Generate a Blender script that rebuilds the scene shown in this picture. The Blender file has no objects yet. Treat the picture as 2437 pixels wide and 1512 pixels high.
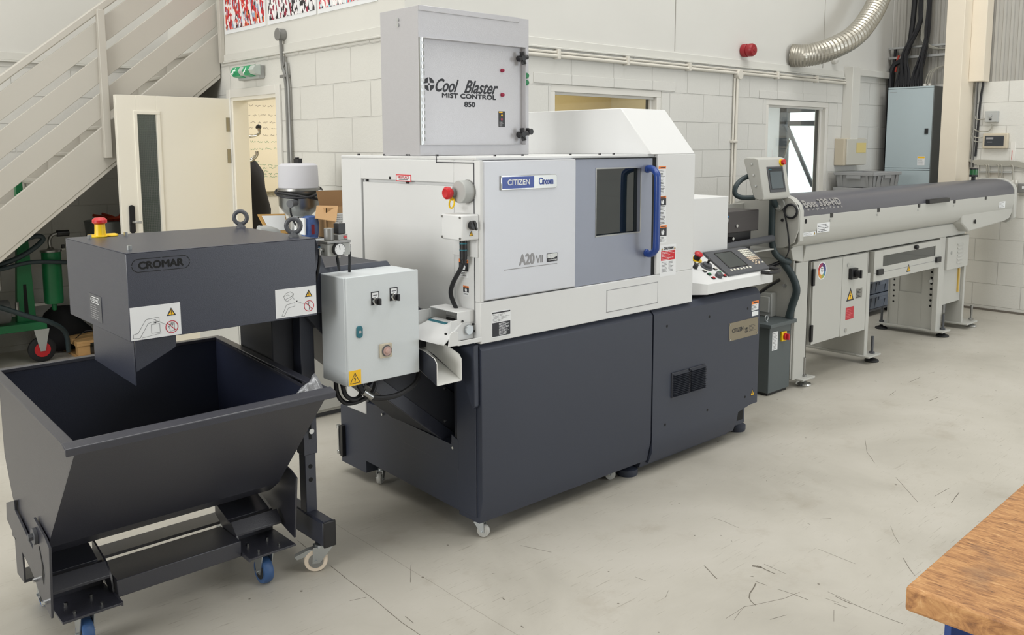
import bpy, math, random
from mathutils import Matrix, Vector
random.seed(7)
S = bpy.context.scene
COL = S.collection

# ------------------------------------------------------------------ camera, sky light, lamps, exposure
YAW, PITCH, ROLL = 0.73605159, 0.12058921, -0.00284314
FPX = 2070.485
cam = bpy.data.cameras.new('camera'); cam_o = bpy.data.objects.new('camera', cam); COL.objects.link(cam_o)
fw = Vector((math.sin(YAW)*math.cos(PITCH), math.cos(YAW)*math.cos(PITCH), -math.sin(PITCH)))
rt = Vector((math.cos(YAW), -math.sin(YAW), 0)); up = rt.cross(fw)
r2 = math.cos(ROLL)*rt+math.sin(ROLL)*up; u2 = -math.sin(ROLL)*rt+math.cos(ROLL)*up
M = Matrix((r2, u2, -fw)).transposed().to_4x4(); M.translation = (0, 0, 1.68)
cam_o.matrix_world = M
cam.sensor_fit = 'HORIZONTAL'; cam.sensor_width = 36; cam.lens = FPX/2437*36
cam.shift_y = -(756-598)/2437; cam.clip_start = .05; cam.clip_end = 200
S.camera = cam_o
W = bpy.data.worlds.new('world'); S.world = W; W.use_nodes = True
W.node_tree.nodes['Background'].inputs[0].default_value = (.93, .97, 1.0, 1)
W.node_tree.nodes['Background'].inputs[1].default_value = 2.6
def area(name, loc, target, sx, sy, power, col):
    l = bpy.data.lights.new(name, 'AREA'); l.shape = 'RECTANGLE'; l.size = sx; l.size_y = sy; l.energy = power; l.color = col
    o = bpy.data.objects.new(name, l); COL.objects.link(o); o.location = loc
    o.rotation_euler = (Vector(target)-Vector(loc)).to_track_quat('-Z', 'Y').to_euler(); return o
area('roof_light_panel', (1.2, 2.3, 8.4), (1.6, 2.0, 0), 8, 2.6, 225, (1, .99, .97))
area('roof_light_far', (5.6, 1.6, 8.4), (7.6, 2.0, .3), 4, 2.6, 250, (1, .99, .97))
area('rear_wall_fill', (-.5, 5.2, 8.4), (.8, 6.6, 0), 5.0, 2.0, 140, (1, .99, .97))  # unseen fill, added to brighten the wall behind the stairs
area('right_wall_fill', (4.6, -3.4, 8.4), (6.4, 1.6, .8), 4, 3.0, 230, (1, .99, .97))  # unseen fill, added to lift the right wall and front-facing sides
area('loading_door_daylight', (8.0, -6.6, 2.2), (4.4, 3.0, 1.0), 2.6, 4.0, 200, (.86, .93, 1))
area('left_side_fill', (-6.6, 2.6, 2.7), (1.8, 3.3, 1.0), 4.6, 2.4, 410, (1, .985, .95))  # added fill at an unseen left opening, brightens the left-facing sides
area('office_lamp', (8.3, 6.2, 2.35), (8.3, 6.2, 0), 1.6, 1.6, 40, (.95, .98, 1))
area('corridor_lamp', (4.9, 4.98, 2.4), (4.9, 4.98, 0), 2.2, .5, 13, (1, .86, .6))
area('meeting_room_lamp', (4.2, 6.8, 2.4), (4.2, 6.8, 0), 1.2, 1.2, 36, (1, .97, .9))
V = S.view_settings; S.display_settings.display_device = 'sRGB'
V.view_transform = 'Standard'; V.look = 'None'; V.gamma = 1; V.use_curve_mapping = False; V.exposure = -0.2

# ------------------------------------------------------------------ materials
def lin(c):
    return tuple(((v/255)/12.92 if v/255 <= .04045 else ((v/255+.055)/1.055)**2.4) for v in c)
MATS = {}
def mat(name, rgb, rough=.5, metal=0, mottle=0, mscale=8, bump=0, bscale=200, coat=0, alpha=1, trans=0, emit=0, spec=.5):
    if name in MATS: return MATS[name]
    m = bpy.data.materials.new(name); m.use_nodes = True; nt = m.node_tree; b = nt.nodes['Principled BSDF']
    c = lin(rgb)
    b.inputs['Base Color'].default_value = (*c, 1); b.inputs['Roughness'].default_value = rough
    b.inputs['Metallic'].default_value = metal; b.inputs['Specular IOR Level'].default_value = spec
    b.inputs['Coat Weight'].default_value = coat; b.inputs['Alpha'].default_value = alpha
    b.inputs['Transmission Weight'].default_value = trans
    if emit: b.inputs['Emission Color'].default_value = (*c, 1); b.inputs['Emission Strength'].default_value = emit
    tc = nt.nodes.new('ShaderNodeTexCoord')
    if mottle:
        n = nt.nodes.new('ShaderNodeTexNoise'); n.inputs['Scale'].default_value = mscale; n.inputs['Detail'].default_value = 6
        mx = nt.nodes.new('ShaderNodeMix'); mx.data_type = 'RGBA'
        mx.inputs[6].default_value = (*[v*(1-mottle) for v in c], 1); mx.inputs[7].default_value = (*[min(1, v*(1+mottle)) for v in c], 1)
        nt.links.new(tc.outputs['Object'], n.inputs['Vector']); nt.links.new(n.outputs[0], mx.inputs[0])
        nt.links.new(mx.outputs[2], b.inputs['Base Color'])
    if bump:
        n = nt.nodes.new('ShaderNodeTexNoise'); n.inputs['Scale'].default_value = bscale; n.inputs['Detail'].default_value = 3
        bp = nt.nodes.new('ShaderNodeBump'); bp.inputs['Strength'].default_value = bump; bp.inputs['Distance'].default_value = .002
        nt.links.new(tc.outputs['Object'], n.inputs['Vector']); nt.links.new(n.outputs[0], bp.inputs['Height'])
        nt.links.new(bp.outputs[0], b.inputs['Normal'])
    MATS[name] = m; return m
white = mat('machine_white_paint', (220, 221, 221), .5, bump=.12, bscale=500)
silver = mat('silver_blue_paint', (204, 206, 212), .34, .2, .02, 3, .25, 600)
doorblue = mat('door_grey_blue_paint', (142, 147, 161), .32, .25, .03, 3, .2, 600)
slate = mat('slate_base_paint', (52, 57, 71), .45, bump=.2, bscale=500)
slate2 = mat('dark_slate_paint', (44, 47, 56), .5, bump=.2, bscale=400)
crom = mat('anthracite_conveyor_paint', (48, 52, 66), .34, 0, .03, 4, .2, 400, spec=.7)
binm = mat('anthracite_skip_paint', (50, 51, 60), .32, 0, .04, 5, .2, 350, spec=.8)
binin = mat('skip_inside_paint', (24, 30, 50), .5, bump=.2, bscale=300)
cabw = mat('enclosure_grey_paint', (210, 216, 219), .45, bump=.15, bscale=500)
feedw = mat('feeder_light_grey_paint', (188, 188, 183), .42, bump=.1, bscale=400)
feedd = mat('feeder_cover_grey', (92, 92, 99), .38, bump=.1, bscale=300)
galv = mat('mist_cabinet_paint', (188, 187, 190), .36, .15, .03, 60, .25, 250)
black = mat('black_plastic', (26, 26, 29), .4)
rubber = mat('black_rubber', (30, 31, 33), .7)
chrome = mat('bright_steel', (205, 207, 208), .18, 1)
steel = mat('brushed_steel', (160, 160, 158), .33, 1, .06, 30)
zinc = mat('zinc_plated_steel', (190, 195, 198), .3, .9)
red = mat('red_plastic', (196, 32, 40), .35); yellow = mat('yellow_plastic', (240, 200, 20), .4)
orange = mat('orange_print', (238, 130, 50), .6); green = mat('green_plastic', (20, 120, 70), .35)
bluep = mat('blue_tyre', (58, 92, 140), .45); handleb = mat('blue_handle_plastic', (38, 68, 140), .3)
creamtyre = mat('cream_tyre', (222, 208, 190), .5); greytyre = mat('grey_wheel', (190, 190, 186), .45)
paper = mat('white_sticker', (232, 234, 236), .5); ink = mat('dark_print', (45, 46, 52), .6); greyprint = mat('grey_print', (150, 150, 152), .6)
signyel = mat('sign_yellow', (250, 196, 30), .5); signred = mat('sign_red', (188, 36, 60), .5); inkblue = mat('badge_blue', (52, 78, 160), .3)
glassd = mat('dark_window_glass', (22, 30, 32), .06, coat=.5)
screen = mat('screen_glass', (66, 72, 72), .2); bezel = mat('panel_grey', (78, 80, 85), .45)
teal = mat('teal_plastic', (30, 104, 118), .4); brass = mat('brass', (200, 165, 90), .25, 1)
keyw = mat('key_white', (224, 222, 210), .5); keyb = mat('key_beige', (205, 188, 168), .5)
stairp = mat('stair_cream_gloss', (190, 186, 177), .38, 0, .02, 5, .05, 60)
gpump = mat('green_pump_paint', (22, 112, 66), .4); wood = mat('pallet_pine', (190, 150, 98), .7, 0, .18, 14, .4, 40)
card = mat('cardboard', (184, 148, 106), .8, 0, .05, 10); carddk = mat('cardboard_inside', (150, 116, 80), .85)
doorcream = mat('door_cream_paint', (236, 232, 220), .45, 0, .01, 3); board = mat('whiteboard', (226, 218, 198), .3)
condgrey = mat('grey_conduit', (140, 140, 138), .4, .4); condwhite = mat('painted_conduit', (212, 208, 198), .45)
cabblue = mat('distribution_cabinet_paint', (178, 192, 197), .45, 0, .02, 4)
cabside = mat('cabinet_side_paint', (120, 124, 126), .5)
colm = mat('column_cream_paint', (228, 218, 200), .55, 0, .03, 5, .1, 60)
crate = mat('grey_crate_plastic', (152, 153, 154), .5); crateb = mat('blue_grey_crate', (112, 120, 134), .5)
cable = mat('black_cable', (28, 29, 34), .5); hose = mat('ribbed_teal_hose', (44, 58, 62), .5); cablegrey = mat('grey_cable', (160, 158, 148), .5)
beige = mat('beige_plastic', (196, 186, 166), .5); lightgrey = mat('light_grey_plastic', (176, 178, 176), .5)
framew = mat('window_frame_white', (222, 220, 214), .4); framed = mat('dark_aluminium', (78, 82, 86), .4, .3)
fabric = mat('black_fabric', (22, 22, 24), .9, 0, .2, 20, .4, 60); tan = mat('warm_wall_paint', (230, 212, 164), .8)
exitg = mat('exit_green_panel', (20, 150, 96), .3, emit=.12); greenlamp = mat('green_lamp_lens', (16, 90, 46), .2, coat=.5)
bluebox = mat('blue_carton', (30, 110, 160), .6); bluewrap = mat('blue_wrapped_packet', (72, 96, 148), .25, 0, .6, 25, .6, 50)
gclear = mat('window_glass', (235, 240, 238), .02, trans=1, spec=.4)
plastic = mat('crumpled_clear_plastic', (150, 152, 156), .2, .3, .5, 60, 1.0, 45, alpha=.7)
opening_shade = mat('opening_shade_black', (12, 13, 15), .8)  # near-black colour stands in for the shade inside holes, slots and gaps

def wall_mat(name, rgb, axis, offz):
    m = bpy.data.materials.new(name); m.use_nodes = True; nt = m.node_tree; b = nt.nodes['Principled BSDF']
    c = lin(rgb); b.inputs['Roughness'].default_value = .55
    g = nt.nodes.new('ShaderNodeNewGeometry'); sp = nt.nodes.new('ShaderNodeSeparateXYZ'); cb = nt.nodes.new('ShaderNodeCombineXYZ')
    nt.links.new(g.outputs['Position'], sp.inputs[0])
    add = nt.nodes.new('ShaderNodeMath'); add.operation = 'ADD'; add.inputs[1].default_value = -offz
    nt.links.new(sp.outputs[axis], cb.inputs[0]); nt.links.new(sp.outputs[2], add.inputs[0]); nt.links.new(add.outputs[0], cb.inputs[1])
    br = nt.nodes.new('ShaderNodeTexBrick'); nt.links.new(cb.outputs[0], br.inputs['Vector'])
    br.inputs['Scale'].default_value = 1; br.inputs['Brick Width'].default_value = .45; br.inputs['Row Height'].default_value = .2275
    br.inputs['Mortar Size'].default_value = .0045; br.inputs['Mortar Smooth'].default_value = .6
    for k in ('Color1', 'Color2'): br.inputs[k].default_value = (1, 1, 1, 1)
    br.inputs['Mortar'].default_value = (0, 0, 0, 1)
    n = nt.nodes.new('ShaderNodeTexNoise'); n.inputs['Scale'].default_value = 55; n.inputs['Detail'].default_value = 5
    nt.links.new(g.outputs['Position'], n.inputs['Vector'])
    lt = nt.nodes.new('ShaderNodeMath'); lt.operation = 'LESS_THAN'; lt.inputs[1].default_value = 2.34; nt.links.new(sp.outputs[2], lt.inputs[0])
    iv = nt.nodes.new('ShaderNodeMath'); iv.operation = 'MULTIPLY_ADD'; iv.inputs[2].default_value = 0
    nt.links.new(br.outputs['Color'], iv.inputs[0]); iv.inputs[1].default_value = 1
    ns = nt.nodes.new('ShaderNodeMath'); ns.operation = 'MULTIPLY_ADD'; ns.inputs[1].default_value = .28; nt.links.new(n.outputs[0], ns.inputs[0]); nt.links.new(iv.outputs[0], ns.inputs[2])
    mu = nt.nodes.new('ShaderNodeMath'); mu.operation = 'MULTIPLY'; nt.links.new(ns.outputs[0], mu.inputs[0]); nt.links.new(lt.outputs[0], mu.inputs[1])
    bp = nt.nodes.new('ShaderNodeBump'); bp.inputs['Distance'].default_value = .007; bp.inputs['Strength'].default_value = .85
    nt.links.new(mu.outputs[0], bp.inputs['Height']); nt.links.new(bp.outputs[0], b.inputs['Normal'])
    n2 = nt.nodes.new('ShaderNodeTexNoise'); n2.inputs['Scale'].default_value = 1.3; n2.inputs['Detail'].default_value = 5
    nt.links.new(g.outputs['Position'], n2.inputs['Vector'])
    mx = nt.nodes.new('ShaderNodeMix'); mx.data_type = 'RGBA'
    mx.inputs[6].default_value = (*[v*.92 for v in c], 1); mx.inputs[7].default_value = (*[min(1, v*1.05) for v in c], 1)
    nt.links.new(n2.outputs[0], mx.inputs[0]); nt.links.new(mx.outputs[2], b.inputs['Base Color'])
    return m
wallx = wall_mat('painted_block_wall_x', (215, 214, 209), 0, .045)
wally = wall_mat('painted_block_wall_y', (218, 217, 211), 1, .045)
plaster = mat('plasterboard_white', (214, 213, 208), .6, 0, .03, 1.5)
trimp = mat('painted_trim', (212, 211, 205), .45)

def floor_mat():
    m = bpy.data.materials.new('painted_concrete_floor'); m.use_nodes = True; nt = m.node_tree; b = nt.nodes['Principled BSDF']
    N = nt.nodes.new; L = nt.links.new
    g = N('ShaderNodeNewGeometry')
    def noise(s, d, r=.5, vec=None, dist=0):
        n = N('ShaderNodeTexNoise'); n.inputs['Scale'].default_value = s; n.inputs['Detail'].default_value = d
        n.inputs['Roughness'].default_value = r; n.inputs['Distortion'].default_value = dist; L(vec or g.outputs['Position'], n.inputs['Vector']); return n.outputs[0]
    def ramp(src, stops):
        r = N('ShaderNodeValToRGB'); L(src, r.inputs[0]); e = r.color_ramp.elements
        e[0].position, e[0].color = stops[0]; e[1].position, e[1].color = stops[-1]
        for p, c in stops[1:-1]: x = e.new(p); x.color = c
        return r.outputs[0]
    a = lin((187, 183, 173)); c2 = lin((173, 169, 159)); c3 = lin((197, 193, 184))
    base = ramp(noise(1.1, 7, .62, dist=.4), [(.3, (*c2, 1)), (.5, (*a, 1)), (.72, (*c3, 1))])
    def mixin(col, fac, rgb):
        x = N('ShaderNodeMix'); x.data_type = 'RGBA'; L(fac, x.inputs[0]); L(col, x.inputs[6]); x.inputs[7].default_value = (*lin(rgb), 1); return x.outputs[2]
    def math_(op, p, q):
        x = N('ShaderNodeMath'); x.operation = op
        for i, v in enumerate((p, q)):
            if isinstance(v, (int, float)): x.inputs[i].default_value = v
            else: L(v, x.inputs[i])
        return x.outputs[0]
    bl = (0, 0, 0, 1); wh = (1, 1, 1, 1)
    cur = mixin(base, math_('MULTIPLY', ramp(noise(3.2, 8, .7), [(.56, bl), (.72, wh)]), .35), (150, 140, 124))
    # thin scuffs: stretched noise in a few directions
    for ang, sc, lo in ((.35, 5, .655), (1.25, 7, .665), (2.3, 4, .66), (-.4, 9, .67)):
        mp = N('ShaderNodeMapping'); mp.inputs['Rotation'].default_value = (0, 0, ang); mp.inputs['Scale'].default_value = (1.2, 26, 1); L(g.outputs['Position'], mp.inputs[0])
        s1 = ramp(noise(sc, 3, .5, mp.outputs[0]), [(lo, bl), (lo+.03, wh)])
        s2 = ramp(noise(2.3+ang*.3, 2, .5), [(.5, bl), (.58, wh)])
        cur = mixin(cur, math_('MULTIPLY', math_('MULTIPLY', s1, s2), .4), (128, 120, 108))
    v = N('ShaderNodeTexVoronoi'); v.inputs['Scale'].default_value = 6; L(g.outputs['Position'], v.inputs['Vector'])
    cur = mixin(cur, math_('MULTIPLY', math_('LESS_THAN', v.outputs['Distance'], .035), .75), (96, 88, 76))
    sp = N('ShaderNodeSeparateXYZ'); L(g.outputs['Position'], sp.inputs[0])
    def seam(src, at):
        w = noise(3, 3); pos = math_('ADD', src, math_('MULTIPLY', w, .02))
        return math_('LESS_THAN', math_('ABSOLUTE', math_('SUBTRACT', pos, at), 0), .0016)
    cur = mixin(cur, math_('MULTIPLY', seam(sp.outputs[0], 1.92), .45), (120, 112, 100))
    cur = mixin(cur, math_('MULTIPLY', seam(sp.outputs[1], 1.05), .35), (120, 112, 100))
    L(cur, b.inputs['Base Color'])
    rr = N('ShaderNodeMapRange'); L(noise(2, 6), rr.inputs[0]); rr.inputs[3].default_value = .34; rr.inputs[4].default_value = .55; L(rr.outputs[0], b.inputs['Roughness'])
    b.inputs['Specular IOR Level'].default_value = .45
    return m
floorm = floor_mat()

def poster_mat(name, cols, sc):
    m = bpy.data.materials.new(name); m.use_nodes = True; nt = m.node_tree; b = nt.nodes['Principled BSDF']; b.inputs['Roughness'].default_value = .4
    tc = nt.nodes.new('ShaderNodeTexCoord'); mp = nt.nodes.new('ShaderNodeMapping'); mp.inputs['Scale'].default_value = (1, 1.2, .6); mp.inputs['Rotation'].default_value = (.5, 0, 0)
    v = nt.nodes.new('ShaderNodeTexVoronoi'); v.inputs['Scale'].default_value = sc; v.distance = 'MANHATTAN'
    nt.links.new(tc.outputs['Object'], mp.inputs[0]); nt.links.new(mp.outputs[0], v.inputs['Vector'])
    r = nt.nodes.new('ShaderNodeValToRGB'); r.color_ramp.interpolation = 'CONSTANT'
    s = nt.nodes.new('ShaderNodeSeparateColor'); nt.links.new(v.outputs['Color'], s.inputs[0]); nt.links.new(s.outputs[0], r.inputs[0])
    e = r.color_ramp.elements
    while len(e) < len(cols): e.new(.5)
    for i, c in enumerate(cols): e[i].position = i/len(cols); e[i].color = (*lin(c), 1)
    nt.links.new(r.outputs[0], b.inputs['Base Color']); return m
def wood_bench_mat():
    m = bpy.data.materials.new('worn_bench_plywood'); m.use_nodes = True; nt = m.node_tree; b = nt.nodes['Principled BSDF']; N = nt.nodes.new; L = nt.links.new
    tc = N('ShaderNodeTexCoord'); mp = N('ShaderNodeMapping'); mp.inputs['Scale'].default_value = (26, 5, 6); mp.inputs['Rotation'].default_value = (0, 0, .1); L(tc.outputs['Object'], mp.inputs[0])
    n = N('ShaderNodeTexNoise'); n.inputs['Scale'].default_value = 5; n.inputs['Detail'].default_value = 9; n.inputs['Roughness'].default_value = .7; n.inputs['Distortion'].default_value = .8; L(mp.outputs[0], n.inputs['Vector'])
    r = N('ShaderNodeValToRGB'); L(n.outputs[0], r.inputs[0]); e = r.color_ramp.elements
    for p, c in ((.30, (98, 66, 44)), (.42, (156, 108, 66)), (.52, (184, 134, 84)), (.62, (200, 152, 100)), (.74, (224, 188, 142))):
        x = e.new(p); x.color = (*lin(c), 1)
    e.remove(e[0]); e.remove(e[-1])
    n2 = N('ShaderNodeTexNoise'); n2.inputs['Scale'].default_value = 7; n2.inputs['Detail'].default_value = 4; L(tc.outputs['Object'], n2.inputs['Vector'])
    r2_ = N('ShaderNodeValToRGB'); r2_.color_ramp.elements[0].position = .58; r2_.color_ramp.elements[1].position = .7; L(n2.outputs[0], r2_.inputs[0])
    mx = N('ShaderNodeMix'); mx.data_type = 'RGBA'; mm = N('ShaderNodeMath'); mm.operation = 'MULTIPLY'; mm.inputs[1].default_value = .5; L(r2_.outputs[0], mm.inputs[0]); L(mm.outputs[0], mx.inputs[0])
    L(r.outputs[0], mx.inputs[6]); mx.inputs[7].default_value = (*lin((98, 78, 70)), 1); L(mx.outputs[2], b.inputs['Base Color']); b.inputs['Roughness'].default_value = .5
    bp = N('ShaderNodeBump'); bp.inputs['Strength'].default_value = .4; bp.inputs['Distance'].default_value = .002; L(n.outputs[0], bp.inputs['Height']); L(bp.outputs[0], b.inputs['Normal'])
    return m
benchw = wood_bench_mat()
def duct_mat():
    m = bpy.data.materials.new('aluminium_foil_duct'); m.use_nodes = True; nt = m.node_tree; b = nt.nodes['Principled BSDF']
    b.inputs['Base Color'].default_value = (*lin((178, 174, 164)), 1); b.inputs['Metallic'].default_value = .8; b.inputs['Roughness'].default_value = .34
    tc = nt.nodes.new('ShaderNodeTexCoord'); n = nt.nodes.new('ShaderNodeTexNoise'); n.inputs['Scale'].default_value = 14; n.inputs['Detail'].default_value = 6
    bp = nt.nodes.new('ShaderNodeBump'); bp.inputs['Strength'].default_value = .5; bp.inputs['Distance'].default_value = .01
    nt.links.new(tc.outputs['Object'], n.inputs['Vector']); nt.links.new(n.outputs[0], bp.inputs['Height']); nt.links.new(bp.outputs[0], b.inputs['Normal']); return m
ductm = duct_mat()

# ------------------------------------------------------------------ mesh builder
class MB:
    def __init__(s): s.v = []; s.f = []
    def add(s, vs, fs):
        n = len(s.v); s.v += [tuple(v) for v in vs]; s.f += [tuple(n+i for i in f) for f in fs]; return s
    def box(s, x0, x1, y0, y1, z0, z1):
        x0, x1 = sorted((x0, x1)); y0, y1 = sorted((y0, y1)); z0, z1 = sorted((z0, z1))
        vs = [(x, y, z) for x in (x0, x1) for y in (y0, y1) for z in (z0, z1)]
        return s.add(vs, [(0, 1, 3, 2), (4, 6, 7, 5), (0, 4, 5, 1), (2, 3, 7, 6), (0, 2, 6, 4), (1, 5, 7, 3)])
    def prism(s, poly, ax, a, b):
        """poly in the two axes other than ax (x: y,z ; y: x,z ; z: x,y)"""
        def P(p, t): return {'x': (t, p[0], p[1]), 'y': (p[0], t, p[1]), 'z': (p[0], p[1], t)}[ax]
        n = len(poly); ar = sum(poly[i][0]*poly[(i+1) % n][1]-poly[(i+1) % n][0]*poly[i][1] for i in range(n))
        if (ar > 0) == (ax == 'y'): poly = poly[::-1]
        lo, hi = min(a, b), max(a, b)
        vs = [P(p, lo) for p in poly]+[P(p, hi) for p in poly]
        fs = [tuple(range(n))[::-1], tuple(range(n, 2*n))]+[(i, (i+1) % n, n+(i+1) % n, n+i) for i in range(n)]
        return s.add(vs, fs)
    def cyl(s, p0, p1, r0, r1=None, n=20):
        if r1 is None: r1 = r0
        p0, p1 = Vector(p0), Vector(p1); d = (p1-p0).normalized()
        a = d.orthogonal().normalized(); b = d.cross(a)
        c = [(math.cos(2*math.pi*i/n), math.sin(2*math.pi*i/n)) for i in range(n)]
        vs = [p0+(a*x+b*y)*r0 for x, y in c]+[p1+(a*x+b*y)*r1 for x, y in c]
        return s.add(vs, [tuple(range(n))[::-1], tuple(range(n, 2*n))]+[(i, (i+1) % n, n+(i+1) % n, n+i) for i in range(n)])
    def tube(s, pts, r, n=10, close=False, smooth=6):
        P = [Vector(p) for p in pts]
        if smooth and len(P) > 2:
            Q = []; m = len(P)
            rng = range(m if close else m-1)
            for i in rng:
                p0 = P[(i-1) % m] if (close or i > 0) else P[0]; p1 = P[i]; p2 = P[(i+1) % m]; p3 = P[(i+2) % m] if (close or i+2 < m) else P[-1]
                for k in range(smooth):
                    t = k/smooth; Q.append(.5*((2*p1)+(-p0+p2)*t+(2*p0-5*p1+4*p2-p3)*t*t+(-p0+3*p1-3*p2+p3)*t**3))
            if not close: Q.append(P[-1])
            P = Q
        m = len(P); vs = []; a = None
        for i, p in enumerate(P):
            q0 = P[(i-1) % m] if (close or i > 0) else p; q1 = P[(i+1) % m] if (close or i < m-1) else p
            d = (q1-q0).normalized()
            a = d.orthogonal().normalized() if a is None else (a-d*a.dot(d)).normalized()
            b = d.cross(a); rr = r[min(len(r)-1, int(i*len(r)/m))] if isinstance(r, (list, tuple)) else r
            vs += [p+(a*math.cos(2*math.pi*j/n)+b*math.sin(2*math.pi*j/n))*rr for j in range(n)]
        fs = [(i*n+j, i*n+(j+1) % n, ((i+1) % m)*n+(j+1) % n, ((i+1) % m)*n+j) for i in range(m if close else m-1) for j in range(n)]
        if not close: fs += [tuple(range(n))[::-1], tuple(range((m-1)*n, m*n))]
        return s.add(vs, fs)
    def lathe(s, prof, c=(0, 0, 0), d=(0, 0, 1), n=28):
        d = Vector(d).normalized(); a = d.orthogonal().normalized(); b = d.cross(a); c = Vector(c); vs = []
        for r, h in prof: vs += [c+d*h+(a*math.cos(2*math.pi*j/n)+b*math.sin(2*math.pi*j/n))*max(r, 1e-4) for j in range(n)]
        m = len(prof)
        fs = [(i*n+j, i*n+(j+1) % n, (i+1)*n+(j+1) % n, (i+1)*n+j) for i in range(m-1) for j in range(n)]
        fs += [tuple(range(n))[::-1], tuple(range((m-1)*n, m*n))]
        return s.add(vs, fs)
def world_origin(o):
    p = Vector((0, 0, 0))
    while o is not None: p += o.location; o = o.parent
    return p
NOSPLIT = ('print', 'drawing', 'outline', 'ring', 'lettering', 'pictogram', 'seam', 'bead', 'segment', 'slats', 'ribs', 'handwriting', 'bands', 'symbol', 'markings', 'glass_wire', 'keys', 'pad', 'logo', 'writing', 'readout', 'cladding', 'duct', 'label', 'wiring', 'block', 'area', 'bolt_', 'mark')
def clusters(mb):
    par = list(range(len(mb.v)))
    def fd(i):
        while par[i] != i: par[i] = par[par[i]]; i = par[i]
        return i
    for f in mb.f:
        for j in f[1:]: par[fd(j)] = fd(f[0])
    g = {}
    for i in range(len(mb.v)): g.setdefault(fd(i), []).append(i)
    bb = [[ids, [min(mb.v[i][k] for i in ids) for k in range(3)], [max(mb.v[i][k] for i in ids) for k in range(3)]] for ids in g.values()]
    ch = True; e = .0015
    while ch:
        ch = False
        for a in range(len(bb)):
            for b in range(a+1, len(bb)):
                if all(bb[a][1][k] <= bb[b][2][k]+e and bb[b][1][k] <= bb[a][2][k]+e for k in range(3)):
                    bb[a] = [bb[a][0]+bb[b][0], [min(p, q) for p, q in zip(bb[a][1], bb[b][1])], [max(p, q) for p, q in zip(bb[a][2], bb[b][2])]]; del bb[b]; ch = True; break
            if ch: break
    out = []
    for ids, _, _ in bb:
        st_ = sorted(ids); mp = {i: k for k, i in enumerate(st_)}; o = MB(); o.v = [mb.v[i] for i in st_]; o.f = [tuple(mp[i] for i in f) for f in mb.f if f[0] in mp]; out.append(o)
    return out
def link(name, mb, m, parent=None, bevel=0, local=False, label=None, ang=38):
    if isinstance(mb, MB) and parent is not None and not any(k in name for k in NOSPLIT) and len(mb.v) < 1500:
        cs = clusters(mb)
        if 1 < len(cs) <= 20:
            r = None
            for c in cs:
                o = link1(name, c, m, parent, bevel, local, label, ang); r = r or o
            return r
    return link1(name, mb, m, parent, bevel, local, label, ang)
def link1(name, mb, m, parent=None, bevel=0, local=False, label=None, ang=38):
    if isinstance(mb, MB):
        me = bpy.data.meshes.new(name); off = Vector((0, 0, 0)) if (local or parent is None) else world_origin(parent)
        me.from_pydata([(v[0]-off.x, v[1]-off.y, v[2]-off.z) for v in mb.v], [], mb.f); me.update()
    else: me = mb
    me.materials.append(m)
    me.polygons.foreach_set('use_smooth', [True]*len(me.polygons)); me.set_sharp_from_angle(angle=math.radians(ang))
    o = bpy.data.objects.new(name, me); COL.objects.link(o)
    if parent is not None: o.parent = parent
    if bevel:
        b = o.modifiers.new('edge', 'BEVEL'); b.width = bevel; b.segments = 2; b.limit_method = 'ANGLE'; b.angle_limit = math.radians(40)
    if label: o['label'] = label
    return o
def tag(o, label, cat, group=None, kind=None):
    o['label'] = label; o['category'] = cat
    if group: o['group'] = group
    if kind: o['kind'] = kind
    return o
def thing(name, loc, label, cat, group=None):
    o = bpy.data.objects.new(name, None); COL.objects.link(o); o.location = loc; o.empty_display_size = .1
    return tag(o, label, cat, group)
def struct(name, mb, m, parent=None, bevel=0):
    o = link(name, mb, m, parent, bevel)
    if parent is None: o['kind'] = 'structure'
    return o
def sthing(name, loc):
    o = bpy.data.objects.new(name, None); COL.objects.link(o); o.location = loc; o['kind'] = 'structure'; return o
def dup(root, loc, label=None, rotz=None, name=None):
    r = root.copy(); COL.objects.link(r); r.location = loc
    if rotz is not None: r.rotation_euler = (0, 0, rotz)
    if label: r['label'] = label
    for ch in list(root.children):
        c = ch.copy(); COL.objects.link(c); c.parent = r
        for g in list(ch.children): d = g.copy(); COL.objects.link(d); d.parent = c
    return r
def bx(name, x0, x1, y0, y1, z0, z1, m, parent=None, bevel=0, label=None):
    return link(name, MB().box(x0, x1, y0, y1, z0, z1), m, parent, bevel, label=label)
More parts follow.
